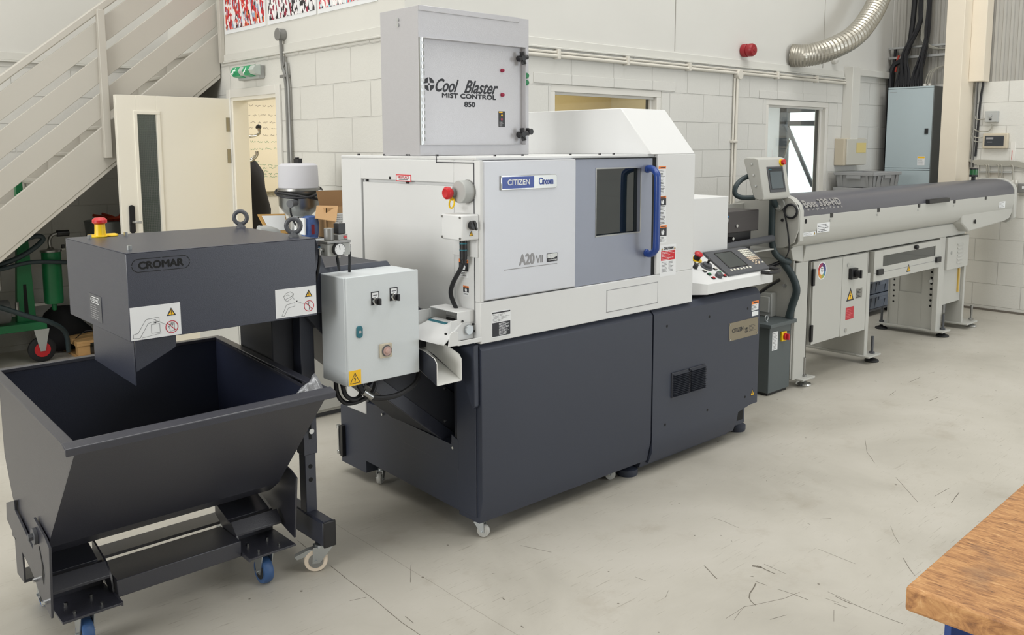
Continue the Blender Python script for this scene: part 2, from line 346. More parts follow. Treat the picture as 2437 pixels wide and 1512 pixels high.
class Frame:
    """a flat local frame on a surface: u right, v up as seen from outside"""
    def __init__(s, O, U, V_): s.O = Vector(O); s.U = Vector(U).normalized(); s.V = Vector(V_).normalized(); s.N = s.U.cross(s.V)
    def p(s, u, v, n=0): return s.O+s.U*u+s.V*v+s.N*n
    def slab(s, poly, n0, n1, mb=None):
        mb = mb or MB(); k = len(poly)
        ar = sum(poly[i][0]*poly[(i+1) % k][1]-poly[(i+1) % k][0]*poly[i][1] for i in range(k))
        if ar < 0: poly = poly[::-1]
        vs = [s.p(u, v, n0) for u, v in poly]+[s.p(u, v, n1) for u, v in poly]
        return mb.add(vs, [tuple(range(k))[::-1], tuple(range(k, 2*k))]+[(i, (i+1) % k, k+(i+1) % k, k+i) for i in range(k)])
    def rect(s, u0, v0, u1, v1, n0, n1, mb=None):
        u0, u1 = sorted((u0, u1)); v0, v1 = sorted((v0, v1)); return s.slab([(u0, v0), (u1, v0), (u1, v1), (u0, v1)], n0, n1, mb)
    def line(s, pts, w, n0, n1, mb=None):
        mb = mb or MB()
        for (a, b), (c, d) in zip(pts, pts[1:]):
            L_ = math.hypot(c-a, d-b) or 1e-6; px, py = -(d-b)/L_*w/2, (c-a)/L_*w/2
            s.slab([(a-px, b-py), (c-px, d-py), (c+px, d+py), (a+px, b+py)], n0, n1, mb)
        return mb
    def ring(s, u, v, r0, r1, n0, n1, mb=None, n=28, a0=0, a1=2*math.pi):
        mb = mb or MB()
        for i in range(n):
            t, q = a0+(a1-a0)*i/n, a0+(a1-a0)*(i+1)/n
            s.slab([(u+r0*math.cos(t), v+r0*math.sin(t)), (u+r1*math.cos(t), v+r1*math.sin(t)), (u+r1*math.cos(q), v+r1*math.sin(q)), (u+r0*math.cos(q), v+r0*math.sin(q))], n0, n1, mb)
        return mb
    def disc(s, u, v, r, n0, n1, mb=None, n=24, sx=1):
        return s.slab([(u+sx*r*math.cos(2*math.pi*i/n), v+r*math.sin(2*math.pi*i/n)) for i in range(n)], n0, n1, mb)
    def print_lines(s, u0, v0, u1, v1, rows, n0, n1, mb=None, fill=.45, seed=1):
        mb = mb or MB(); rr = random.Random(seed); u0, u1 = sorted((u0, u1)); v0, v1 = sorted((v0, v1)); h = (v1-v0)/rows
        for i in range(rows):
            y = v1-h*(i+.75); x = u0; e = u0+(u1-u0)*rr.uniform(.6, 1)
            while x < e-.001:
                w = min(e-x, (u1-u0)*rr.uniform(.12, .3)); s.rect(x, y, x+w*.85, y+h*fill, n0, n1, mb); x += w
        return mb
def text(name, body, fr, u0, v0, u1, v1, n, m, parent, th=.0012, shear=0, spacing=1, bold=0, label=None):
    """letters fitted into the rectangle u0..u1, v0..v1 of the frame"""
    cu = bpy.data.curves.new('t', 'FONT'); cu.body = body; cu.shear = shear; cu.space_character = spacing; cu.extrude = .02; cu.resolution_u = 4
    o = bpy.data.objects.new('t', cu); COL.objects.link(o); dg = bpy.context.evaluated_depsgraph_get(); dg.update()
    me = bpy.data.meshes.new_from_object(o.evaluated_get(dg)); bpy.data.objects.remove(o); bpy.data.curves.remove(cu)
    xs = [v.co.x for v in me.vertices]; ys = [v.co.y for v in me.vertices]; x0, x1, y0, y1 = min(xs), max(xs), min(ys), max(ys)
    off = world_origin(parent); src = [tuple(v.co) for v in me.vertices]; fs = [tuple(p.vertices) for p in me.polygons]; bpy.data.meshes.remove(me)
    vs, fa = [], []
    sh = [(0, 0)] if not bold else [(a*bold, b*bold) for a, b in ((-1, 0), (1, 0), (0, 1), (0, -1), (0, 0))]
    for k, (du, dv) in enumerate(sh):
        n_ = len(vs); e = bold
        for x, y, z in src:
            uu = u0+e+(x-x0)/(x1-x0)*(u1-u0-2*e)+du; vv = v0+e+(y-y0)/(y1-y0)*(v1-v0-2*e)+dv
            vs.append(tuple(fr.p(uu, vv, n+(th+k*.00008 if z > 0 else 0))-off))
        fa += [tuple(n_+i for i in f) for f in fs]
    me = bpy.data.meshes.new(name); me.from_pydata(vs, [], fa); me.update()
    return link(name, me, m, parent, label=label)
def warn(fr, u, v, s, n, parent, bolt=True, ew=None):
    """yellow warning triangle with black edge and a symbol, width s"""
    h = s*.87
    t = link('warning_triangle', fr.slab([(u-s/2, v), (u+s/2, v), (u, v+h)], n, n+.0006), ink, parent)
    k = s*.11
    link('yellow_field', fr.slab([(u-s/2+k*1.7, v+k), (u+s/2-k*1.7, v+k), (u, v+h-k*2)], n+.0006, n+.0012), signyel, t)
    if bolt: sy = fr.line([(u+s*.03, v+h*.68), (u-s*.06, v+h*.4), (u+s*.06, v+h*.42), (u-s*.02, v+h*.17)], s*.05, n+.0012, n+.0017)
    else: sy = fr.rect(u-s*.035, v+h*.3, u+s*.035, v+h*.68, n+.0012, n+.0017); fr.rect(u-s*.035, v+h*.16, u+s*.035, v+h*.24, n+.0012, n+.0017, sy)
    link('symbol', sy, ink, t); return t
def bolt(fr, u, v, r, h, m, parent, name='bolt'):
    return link(name, MB().cyl(fr.p(u, v), fr.p(u, v, h), r, r*.9, 8), m, parent)
def caster(parent, x, y, ztop, r, w, tyre, yaw=0, brake=False, fixed=False, n=None):
    """castor: fork as the part, wheel, plate and brake as its sub-parts"""
    C_ = Matrix.Rotation(yaw, 4, 'Z'); T = Matrix.Translation((x, y, 0))@C_
    def tr(mb): mb.v = [tuple(T@Vector(v)) for v in mb.v]; return mb
    ox = 0 if fixed else -r*.55
    fk = MB()
    for sy in (-1, 1):
        yy = sy*(w/2+.004)
        fk.prism([(ox-r*.3, r*.8), (ox+r*.3, r*.8), (r*.85, ztop-.012), (-r*.75, ztop-.012)], 'y', yy-.0018, yy+.0018)
    fk.box(-r*.75, r*.85, -w/2-.006, w/2+.006, ztop-.014, ztop-.009)
    fk.cyl((0, 0, ztop-.012), (0, 0, ztop), r*.62, n=20)
    f = link('castor', tr(fk), zinc, parent)
    wh = MB().lathe([(r*.6, -w/2), (r*.93, -w/2), (r, -w*.28), (r, w*.28), (r*.93, w/2), (r*.6, w/2)], (ox, 0, r), (0, 1, 0), 30)
    link('tyre', tr(wh), tyre, f)
    hb = MB().cyl((ox, -w/2-.002, r), (ox, w/2+.002, r), r*.62, n=24); link('wheel_hub', tr(hb), condgrey if tyre is creamtyre else greytyre if tyre is greytyre else rubber, f)
    ax = MB().cyl((ox, -w/2-.013, r), (ox, w/2+.013, r), r*.13, n=10); link('axle_bolt', tr(ax), zinc, f)
    if brake:
        b = MB().prism([(-r*.6, ztop*.72), (-r*1.2, ztop*.62), (-r*2.1, ztop*.5), (-r*2.3, ztop*.62), (-r*1.2, ztop*.82), (-r*.6, ztop*.86)], 'y', -w*.45, w*.45)
        link('brake_pedal', tr(b), zinc, f)
    return f
FR = lambda y: Frame((0, y, 0), (1, 0, 0), (0, 0, 1))       # faces the front (-y); u = x, v = z
LF = lambda x: Frame((x, 0, 0), (0, -1, 0), (0, 0, 1))      # faces left (-x); u = -y, v = z
# ------------------------------------------------------------------ the setting
fl0 = struct('floor', MB().box(-7, 12, -7, 8.2, -.1, 0), floorm)
SCUFFS = [(0.004,[(2.8,1.945),(2.747,1.848)]),(0.016,[(2.941,1.814),(2.949,1.799),(2.961,1.783)]),(0.007,[(2.958,1.786),(2.949,1.752),(2.95,1.716)]),(0.002,[(2.99,1.79),(2.981,1.686)]),(0.0045,[(2.828,1.726),(2.79,1.713),(2.747,1.699),(2.717,1.685)]),(0.0025,[(2.717,1.685),(2.697,1.663),(2.686,1.638)]),(0.002,[(2.841,1.736),(2.846,1.688)]),(0.0022,[(2.851,1.647),(2.86,1.59),(2.864,1.526)]),(0.0018,[(2.973,1.507),(2.969,1.454),(2.965,1.407)]),(0.0035,[(2.962,1.471),(2.958,1.44),(2.955,1.406)]),(0.0022,[(2.959,1.408),(2.958,1.36),(2.955,1.289),(2.96,1.219)]),(0.002,[(2.913,1.45),(2.917,1.403)]),(0.0015,[(2.921,1.492),(2.928,1.441)]),(0.0018,[(2.64,1.549),(2.712,1.525)]),(0.0014,[(2.543,1.634),(2.602,1.65),(2.651,1.66)]),(0.0014,[(2.53,1.659),(2.645,1.66),(2.727,1.625),(2.806,1.593),(2.891,1.578)]),(0.0028,[(3.454,1.435),(3.393,1.387),(3.342,1.341)]),(0.0014,[(3.715,1.605),(3.633,1.552),(3.57,1.501)]),(0.0014,[(3.207,2.191),(3.211,2.126),(3.202,2.047)]),(0.003,[(3.571,1.85),(3.596,1.821)]),(0.0015,[(2.525,2.073),(2.531,2.027)]),(0.0013,[(2.537,1.92),(2.487,1.896)]),(0.0013,[(3.273,1.708),(3.262,1.543)]),(0.0013,[(2.867,1.427),(2.794,1.389)]),(0.004,[(6.14,2.575),(6.336,2.58)]),(0.003,[(6.488,2.583),(6.566,2.571)]),(0.004,[(5.774,2.288),(5.915,2.283)]),(0.003,[(5.71,2.521),(5.859,2.543)]),(0.002,[(4.749,2.224),(4.547,2.114),(4.414,2.007)]),(0.002,[(4.296,1.842),(4.179,1.735),(4.069,1.637)]),(0.003,[(4.332,1.55),(4.173,1.525)]),(0.002,[(4.196,1.61),(4.363,1.604)]),(0.002,[(5.996,2.756),(5.996,2.74)]),(0.002,[(1.704,3.258),(1.695,3.122)]),(0.0024,[(1.69,2.961),(1.681,2.801),(1.674,2.612),(1.659,2.425),(1.66,2.312)]),(0.0016,[(1.936,2.75),(1.849,2.634)]),(0.002,[(1.692,2.445),(1.688,2.387)]),(0.0014,[(1.602,2.673),(1.662,2.654)]),(0.004,[(2.036,2.306),(2.03,2.289)]),(0.0015,[(2.378,2.575),(2.429,2.443)])]
Fz = Frame((0, 0, 0), (1, 0, 0), (0, 1, 0)); sm_ = MB(); rr = random.Random(2)
for w, pts in SCUFFS:
    fine = [pts[0]]
    for p, q in zip(pts, pts[1:]):
        n_ = max(1, int(math.hypot(q[0]-p[0], q[1]-p[1])/.03))
        fine += [(p[0]+(q[0]-p[0])*k/n_+rr.uniform(-w, w)*.3, p[1]+(q[1]-p[1])*k/n_+rr.uniform(-w, w)*.3) for k in range(1, n_+1)]
    for p, q in zip(fine, fine[1:]): Fz.line([p, q], w*rr.uniform(.55, 1.15), .0002, .0005, sm_)
for k in range(120):
    x = rr.uniform(1.2, 8.5); y = rr.uniform(.4, 2.6); a_ = rr.uniform(0, 3.14); l_ = rr.uniform(.002, .014)
    Fz.line([(x, y), (x+l_*math.cos(a_), y+l_*math.sin(a_))], rr.uniform(.0015, .004), .0002, .0005, sm_)
link1('floor_scuffs', sm_, mat('scuff_grey', (112, 106, 96), .8), fl0)
# left office wall with the door opening
struct('wall_left', MB().box(3.08, 3.2, 4.34, 5.96, 0, 8.8).box(3.08, 3.2, 6.74, 8.0, 0, 8.8).box(3.08, 3.2, 5.96, 6.74, 2.07, 8.8), wally)
struct('ceiling', MB().box(-7, 9.6, -7, 8.15, 8.8, 8.9), plaster)
struct('wall_front', MB().box(-7, 6.8, -7.1, -7, 0, 8.8).box(6.8, 9.6, -7.1, -7, 4.3, 8.8), plaster)
struct('wall_side', MB().box(-7.1, -7, -7, 8.15, 0, 1.4).box(-7.1, -7, -7, 8.15, 4.0, 8.8).box(-7.1, -7, -7, .3, 1.4, 4.0).box(-7.1, -7, 4.9, 8.15, 1.4, 4.0), plaster)
struct('wall_rear', MB().box(-7, 9.7, 8.0, 8.15, 0, 8.8), wallx)
W1 = (4.295, 5.52, 1.08, 2.103); W2 = (7.027, 8.16, 1.05, 2.092)
wb = MB().box(3.2, W1[0], 4.34, 4.49, 0, 8.8).box(W1[1], W2[0], 4.34, 4.49, 0, 8.8).box(W2[1], 9.45, 4.34, 4.49, 0, 8.8)
for a in (W1, W2): wb.box(a[0], a[1], 4.34, 4.49, 0, a[2]).box(a[0], a[1], 4.34, 4.49, a[3], 8.8)
struct('wall_back', wb, wallx)
struct('wall_right', MB().box(9.45, 9.6, -7, 4.49, 0, 2.3).box(9.47, 9.6, -7, 4.49, 2.3, 8.8), wally)
# profiled cladding over the right wall
pr = []; y = -7.0
while y < 4.33:
    for dx, dy in ((.0, 0), (0, .022), (.014, .03), (.014, .062)): pr.append((y+dy, dx))
    y += .07
cl = MB(); vs = []
for yy, dx in pr: vs += [(9.452+dx, min(yy, 4.335), 2.3), (9.452+dx, min(yy, 4.335), 8.75)]
cl.add(vs, [(2*i, 2*i+1, 2*i+3, 2*i+2) for i in range(len(pr)-1)])
struct('wall_cladding', cl, mat('profiled_cladding_paint', (172, 170, 164), .5, .1, .04, 2))
# rooms behind the block walls
struct('wall_corridor', MB().box(3.2, 6.35, 5.6, 5.72, 0, 2.6), tan)
struct('wall_office', MB().box(6.35, 6.47, 4.49, 8, 0, 2.6), mat('pale_office_paint', (232, 224, 200), .8))
W3 = (5.05, 5.745, 1.0, 2.13)
struct('wall_outside', MB().box(9.6, 9.72, 4.49, W3[0], 0, 2.6).box(9.6, 9.72, W3[1], 8, 0, 2.6).box(9.6, 9.72, W3[0], W3[1], 0, W3[2]).box(9.6, 9.72, W3[0], W3[1], W3[3], 2.6), mat('office_white_paint', (226, 228, 228), .8))
struct('ceiling', MB().box(3.2, 9.72, 4.49, 8.0, 2.55, 2.63), plaster)
# rails and ledges
def ledge(name, mb): struct(name, mb, trimp, None, .004)
ledge('trim_1', MB().box(3.056, 3.08, 4.30, 6.87, 2.341, 2.356).box(3.068, 3.08, 4.31, 6.87, 2.356, 2.41))
ledge('trim_2', MB().box(3.056, 8.42, 4.316, 4.34, 2.341, 2.356).box(3.068, 8.42, 4.328, 4.34, 2.356, 2.41))
ledge('trim_3', MB().box(-7, 3.08, 7.975, 8.0, 2.36, 2.375).box(-7, 3.08, 7.985, 8.0, 2.375, 2.44))
ledge('trim_4', MB().box(8.425, 8.585, 4.24, 4.34, 1.68, 2.455).box(8.585, 9.45, 4.29, 4.34, 2.38, 2.445))
struct('trim_5', MB().box(5.672, 5.676, 4.336, 4.34, 2.42, 4.6).box(8.0, 8.004, 4.336, 4.34, 2.42, 4.6), mat('board_joint_grey', (150, 147, 140), .7))  # thin grey strips along the board joints
ln = MB()
ln.box(4.13, 5.69, 4.334, 4.34, 2.105, 2.175); struct('trim_6', ln, wallx, None, .004)          # lintel over window 1
struct('trim_7', MB().box(6.90, 8.32, 4.334, 4.34, 2.095, 2.165), wallx, None, .004)
struct('baseboard_right', MB().box(9.435, 9.45, 1.2, 4.3, 0, .02), mat('wall_foot_dark', (112, 106, 98), .9))  # dark strip along the foot of the right wall
def frame_win(name, a, yf, depth, w, m, pane=True):
    r = sthing(name, ((a[0]+a[1])/2, yf, a[2]))
    f = MB().box(a[0], a[1], yf, yf+depth, a[3]-w, a[3]).box(a[0], a[1], yf, yf+depth, a[2], a[2]+w).box(a[0], a[0]+w, yf, yf+depth, a[2]+w, a[3]-w).box(a[1]-w, a[1], yf, yf+depth, a[2]+w, a[3]-w)
    link('window_frame', f, m, r, .003)
    link('inner_bead', MB().box(a[0]+w, a[1]-w, yf+.03, yf+.05, a[3]-w-.018, a[3]-w).box(a[0]+w, a[0]+w+.014, yf+.03, yf+.05, a[2]+w, a[3]-w-.018).box(a[1]-w-.03, a[1]-w, yf+.045, yf+.06, a[2]+w, a[3]-w-.018), m, r)
    link('window_pane', MB().box(a[0]+w, a[1]-w, yf+.06, yf+.064, a[2]+w, a[3]-w), gclear, r); return r
w1 = frame_win('window_1', W1, 4.345, .09, .05, framew)
bx('edge_gasket', W1[1]-.075, W1[1]-.05, 4.41, 4.44, W1[2]+.05, W1[3]-.05, black, w1)
w2 = frame_win('window_2', W2, 4.345, .09, .05, framew)
bx('edge_gasket', W2[1]-.08, W2[1]-.05, 4.41, 4.44, W2[2]+.05, W2[3]-.05, black, w2)
# outside window of the far office, one sash tilted open
w3 = sthing('window_3', (9.66, 5.4, 1.0))
a = W3
f = MB().box(9.61, 9.69, a[0], a[1], a[3]-.06, a[3]).box(9.61, 9.69, a[0], a[1], a[2], a[2]+.06).box(9.61, 9.69, a[0], a[0]+.06, a[2], a[3]).box(9.61, 9.69, a[1]-.09, a[1], a[2], a[3]).box(9.61, 9.69, a[0], a[1], 1.93, 1.965)
link('window_frame', f, framed, w3, .004)
link('window_pane', MB().box(9.645, 9.65, a[0], a[1], a[2], a[3]), gclear, w3)
sa = MB()
sa.tube([(9.57, 5.63, 1.925), (9.46, 5.20, 1.20)], .026, 4, smooth=0).tube([(9.57, 5.63, 1.925), (9.57, 5.12, 1.915)], .022, 4, smooth=0).tube([(9.46, 5.20, 1.20), (9.46, 5.10, 1.15)], .02, 4, smooth=0)
link('tilted_sash', sa, framed, w3)
link('sash_stay', MB().tube([(9.58, 5.60, 1.76), (9.58, 5.65, 1.50)], .007, 6, smooth=0).tube([(9.57, 5.63, 1.90), (9.58, 5.58, 1.75), (9.58, 5.66, 1.55)], .007, 6, smooth=0), steel, w3)
# door
d1 = sthing('door_1', (2.63, 6.77, 0))
lf = MB().box(2.19, 2.335, 6.75, 6.794, .012, 2.062).box(2.485, 3.066, 6.75, 6.794, .012, 2.062).box(2.335, 2.485, 6.75, 6.794, 1.925, 2.062).box(2.335, 2.485, 6.75, 6.794, .012, .89)
link('door_leaf', lf, doorcream, d1, .002)
fr_ = FR(6.75)
vb = MB()
for a_ in ((2.313, .868, 2.507, .893), (2.313, 1.922, 2.507, 1.947), (2.313, .893, 2.338, 1.922), (2.482, .893, 2.507, 1.922)): fr_.rect(*a_, -.02, .009, vb)
link('vision_panel_bead', vb, doorcream, d1, .002)
bx('vision_panel_glass', 2.338, 2.482, 6.768, 6.774, .893, 1.922, mat('wired_glass', (150, 165, 160), .05, trans=.85), d1)
wires = MB()
for i in range(1, 11): wires.box(2.338+i*.0135, 2.3388+i*.0135, 6.7665, 6.768, .893, 1.922)
for i in range(1, 78): wires.box(2.338, 2.482, 6.7665, 6.768, .893+i*.0132, .8938+i*.0132)
link('glass_wire', wires, condgrey, d1)
hp = link('handle_plate', FR(6.75).slab([(2.262+.022*math.cos(t), 1.14+.022*math.sin(t)*1+(.085 if math.sin(t) > 0 else -.085)) for t in [i*math.pi/8+.01 for i in range(16)]], 0, .012), black, d1, .002)
link('lever_handle', MB().tube([(2.262, 6.738, 1.12), (2.262, 6.71, 1.12), (2.275, 6.705, 1.12), (2.315, 6.705, 1.116)], .009, 8), steel, hp)
hg = MB()
for z in (1.80, 1.55, .3): hg.box(3.03, 3.066, 6.746, 6.75, z, z+.11).cyl((3.07, 6.745, z), (3.07, 6.745, z+.11), .007, n=8)
link('hinge_set', hg, steel, d1)
lin_ = MB().box(3.075, 3.205, 5.96, 5.99, 0, 2.07).box(3.075, 3.205, 6.71, 6.74, 0, 2.07).box(3.075, 3.205, 5.99, 6.71, 2.04, 2.07)
link('door_lining', lin_, doorcream, d1, .002)
ar = MB().box(3.062, 3.08, 5.90, 5.965, 0, 2.13).box(3.062, 3.08, 6.735, 6.80, 0, 2.13).box(3.062, 3.08, 5.965, 6.735, 2.065, 2.13)
link('door_architrave', ar, framew, d1, .004)

# ------------------------------------------------------------------ staircase
st = thing('staircase', (1.7, 7.35, 0), 'cream painted timber staircase with three broad side rails, climbing behind the open door', 'staircase')
bot = lambda x: 2.297-.8145*(3.108-x)
def slope(x0, x1, lo, hi, ya, yb): return MB().prism([(x0, bot(x0)+lo), (x1, bot(x1)+lo), (x1, bot(x1)+hi), (x0, bot(x0)+hi)], 'y', ya, yb)
for ya in (6.9, 7.86):
    s_ = MB().prism([(.3, 0), (3.07, bot(3.07)), (3.07, bot(3.07)+.33), (.3, bot(.3)+.33)][:4] if False else [(.29, .0), (.05, .0), (.05, .12), (3.07, bot(3.07)+.33), (3.07, bot(3.07))], 'y', ya, ya+.04)
    link('stringer', s_, stairp, st, .003)
    link('stringer_edge_strip', slope(.3, 3.07, -.035, .004, ya+.004, ya+.075), stairp, st, .003)
for lo, hi in ((.39, .575), (.647, .838), (.9, 1.09)): link('side_rail', slope(.1, 3.05, lo, hi, 6.9, 6.922), stairp, st, .003)
link('handrail', slope(.1, 3.05, 1.135, 1.2, 6.885, 6.945), stairp, st, .008)
bx('rail_post', 2.131, 2.183, 6.85, 6.9, 1.598, 2.68, stairp, st, .004)
bx('rail_post', 3.045, 3.079, 6.82, 6.87, 2.345, 4.2, stairp, st, .004)
nt_ = 12
for i in range(nt_):
    z = .205*(i+1); x0 = z/.8145-.02
    link('tread', MB().box(x0-.03, min(x0+.27, 3.07), 6.94, 7.86, z-.03, z), stairp, st, .008)
    link('riser', MB().box(x0, x0+.012, 6.94, 7.86, z-.205, z-.03), stairp, st)

# ------------------------------------------------------------------ things on the office walls
pc = [[(214, 40, 46), (240, 236, 236), (60, 40, 44), (232, 120, 60), (196, 30, 44), (245, 240, 240), (150, 170, 196), (180, 26, 40)],
      [(30, 28, 34), (240, 236, 238), (230, 226, 230), (44, 40, 46), (248, 246, 246), (150, 30, 60), (24, 24, 30), (238, 236, 240)],
      [(236, 230, 232), (200, 40, 56), (244, 240, 240), (120, 190, 210), (226, 90, 100), (250, 248, 248), (60, 40, 60), (240, 236, 236)]]
lb = ['poster crowded with red and orange shapes, nearest the stair post', 'poster crowded with black and white shapes, middle of the row on the wall', 'poster with red and pale blue shapes, beside the mist collector cabinet']
for i, (y0, y1) in enumerate(((6.098, 6.794), (5.36, 6.064), (4.62, 5.337))):
    p = thing('poster', (3.078, (y0+y1)/2, 2.57), lb[i], 'poster', 'posters above the office door wall')
    bx('poster_sheet', 3.074, 3.079, y0, y1, 2.567, 3.3, paper, p)
    g = .02; rr = random.Random(i); 
    bx('printed_area', 3.0725, 3.0741, y0+g, y1-g, 2.567+.03, 3.28, poster_mat('poster_print_%d' % i, pc[i], 52), p)
    dg = MB(); Fq = LF(3.0725)
    for k in range(4):
        u = -y1+g+.15+k*.15; Fq.slab([(u, 2.6), (u+.03, 2.6), (u-.12, 3.2), (u-.13, 3.2)], 0, .0006, dg)
    link('diagonal_white_bands', dg, paper, p)
ex = thing('exit_sign', (3.05, 6.45, 2.18), 'green and white emergency exit light with running figure and down arrow', 'exit sign')
bx('sign_backplate', 3.03, 3.08, 6.15, 6.50, 2.185, 2.285, lightgrey, ex, .006)
link('sign_diffuser', MB().prism([(3.03, 2.205), (2.985, 2.215), (2.965, 2.245), (2.985, 2.278), (3.03, 2.287)], 'y', 6.115, 6.492), mat('clear_grey_diffuser', (186, 196, 190), .2), ex, .003)
link('sign_green_panel', MB().prism([(3.028, 2.202), (2.983, 2.212), (2.962, 2.245), (2.983, 2.281), (3.028, 2.29)], 'y', 6.19, 6.285).prism([(3.028, 2.202), (2.983, 2.212), (2.962, 2.245), (2.983, 2.281), (3.028, 2.29)], 'y', 6.365, 6.485), exitg, ex)
F_ = Frame((2.963, 0, 2.246), (0, -1, 0), (.45, 0, .9))
mk = MB(); F_.line([(-6.237, .028), (-6.237, -.012)], .009, .0, .0015, mk); F_.slab([(-6.252, -.008), (-6.222, -.008), (-6.237, -.03)], 0, .0015, mk)
F_ = Frame((2.963, -.195, 2.246), (0, -1, 0), (.45, 0, .9)); F_.disc(-6.615, .026, .006, 0, .0015, mk, 10)
for seg in ([(-6.622, .018), (-6.632, -.002)], [(-6.632, -.002), (-6.618, -.014), (-6.625, -.03)], [(-6.632, -.002), (-6.648, -.012), (-6.655, -.026)], [(-6.622, .016), (-6.606, .004), (-6.6, .01)], [(-6.622, .016), (-6.64, .01), (-6.646, -.0)]): F_.line(seg, .006, 0, .0015, mk)
link('pictogram', mk, mat('sign_white', (240, 250, 244), .4, emit=.2), ex)
cd = thing('conduit_run', (3.05, 5.79, 0), 'grey steel conduit dropping from a round box left of the mist collector', 'conduit')
link('conduit_pipe', MB().tube([(3.05, 5.83, 2.44), (3.05, 5.825, 2.34), (3.05, 5.81, 2.24), (3.05, 5.772, 2.1), (3.05, 5.762, 1.4), (3.05, 5.76, .4)], .012, 8, smooth=2).tube([(3.055, 5.795, 2.32), (3.055, 5.79, 2.25), (3.055, 5.745, 2.10), (3.055, 5.738, .4)], .010, 8, smooth=2), condgrey, cd)
link('round_box', MB().cyl((3.078, 5.83, 2.475), (3.03, 5.83, 2.475), .042).cyl((3.03, 5.83, 2.475), (3.024, 5.83, 2.475), .045), condgrey, cd, .003)
bx('pipe_clip', 3.04, 3.078, 5.755, 5.85, 2.17, 2.19, condgrey, cd, .003)
ch = thing('wall_conduit', (6.0, 4.31, 2.28), 'cream painted pair of conduits running along the back wall under the ledge', 'conduit')
link('horizontal_pipe', MB().cyl((3.1, 4.318, 2.318), (8.43, 4.318, 2.318), .009, n=10).cyl((3.1, 4.314, 2.292), (8.43, 4.314, 2.292), .013, n=12), condwhite, ch)
for x in (4.34, 5.07, 5.83, 7.15, 7.85): link('saddle_clip', MB().box(x-.012, x+.012, 4.295, 4.339, 2.272, 2.338), condwhite, ch, .003)
link('round_junction_box', MB().cyl((6.535, 4.338, 2.28), (6.535, 4.29, 2.28), .04), condwhite, ch, .003)
link('drop_pipe', MB().cyl((6.525, 4.316, 2.25), (6.50, 4.316, .3), .014, n=10).cyl((6.495, 4.324, 2.25), (6.475, 4.324, .3), .008, n=8), condwhite, ch)
bx('saddle_clip', 6.47, 6.53, 4.298, 4.339, 1.70, 1.72, condwhite, ch, .003)
al = thing('alarm_sounder', (6.56, 4.30, 2.48), 'dark red round alarm sounder on the white wall above the conduit', 'alarm')
link('sounder_base', MB().cyl((6.63, 4.338, 2.49), (6.63, 4.29, 2.49), .056), mat('alarm_red', (146, 26, 36), .4), al, .004)
link('sounder_head', MB().lathe([(.05, 0), (.055, .012), (.055, .045), (.046, .06), (.02, .064), (.016, .07)], (6.63, 4.29, 2.49), (0, -1, 0)), MATS['alarm_red'], al)
pir = thing('motion_sensor', (8.17, 4.32, 2.51), 'small white domed sensor under the metal duct on the wall', 'sensor')
link('sensor_body', MB().lathe([(.045, 0), (.045, .02), (.036, .045), (.012, .055)], (8.2, 4.34, 2.515), (0, -1, -.2)), framew, pir)
# meeting room contents seen through the door
wbd = thing('whiteboard', (4.0, 7.98, 1.23), 'whiteboard with handwritten notes seen through the open door', 'whiteboard')
bx('board_surface', 3.3, 4.95, 7.97, 7.995, 1.24, 2.28, board, wbd)
bx('board_frame', 3.28, 4.97, 7.965, 7.998, 1.225, 1.24, steel, wbd)
Fb = FR(7.97)
def scrawl(u0, u1, v, seed):
    rr = random.Random(seed); mb = MB(); u = u0
    while u < u1:
        wd = rr.uniform(.03, .08); pts = [(u+wd*k/8, v+rr.uniform(-.009, .011)) for k in range(9)]; Fb.line(pts, .0028, 0, .0006, mb); u += wd+.022
    return mb
hw = MB(); hg_ = MB()
for i, (u0, u1, v) in enumerate(((3.62, 4.15, 2.07), (3.64, 4.15, 1.98), (3.72, 4.15, 1.91), (3.7, 4.15, 1.855), (3.66, 4.15, 1.79))): m_ = scrawl(u0, u1, v, i); hw.add(m_.v, m_.f)
for i, (u0, u1, v) in enumerate(((3.72, 4.15, 1.725), (3.7, 4.15, 1.655), (3.72, 3.84, 1.53), (3.74, 4.15, 1.50), (3.76, 4.1, 1.47), (3.8, 4.0, 1.44), (3.82, 4.15, 1.41), (3.82, 4.05, 1.38))): m_ = scrawl(u0, u1, v, 20+i); hg_.add(m_.v, m_.f)
link('dark_handwriting', hw, mat('marker_dark', (92, 84, 84), .6), wbd); link('green_handwriting', hg_, mat('marker_green', (70, 140, 100), .6), wbd)
hk = thing('coat_hook_rail', (3.2, 7.1, 1.8), 'wall coat hooks with black ball ends just inside the doorway', 'coat hooks')
hb = MB(); bl_ = MB()
for yy, l in ((7.0, .22), (7.15, .30), (7.3, .36)):
    hb.tube([(3.21, yy, 1.79), (3.21+l*.7, yy, 1.765), (3.21+l, yy, 1.79), (3.21+l, yy, 1.84)], .008, 8); bl_.lathe([(.001, -.02), (.016, -.012), (.02, 0), (.016, .012), (.001, .02)], (3.21+l, yy, 1.85), n=12)
    hb.tube([(3.21, yy, 1.60), (3.21+l*.6, yy, 1.555), (3.21+l*.9, yy, 1.60), (3.21+l*.92, yy, 1.64)], .007, 8)
link('hook_bar', hb, chrome, hk); link('hook_ball', bl_, black, hk)
bx('hook_rail', 3.2, 3.21, 6.95, 7.5, 1.56, 1.82, wood, hk)
ct = MB(); n = 16; prof = [(1.56, .03, .02), (1.52, .09, .05), (1.44, .16, .07), (1.30, .19, .09), (1.15, .2, .1), (1.0, .17, .09), (.86, .19, .1), (.8, .1, .06)]
vs = []
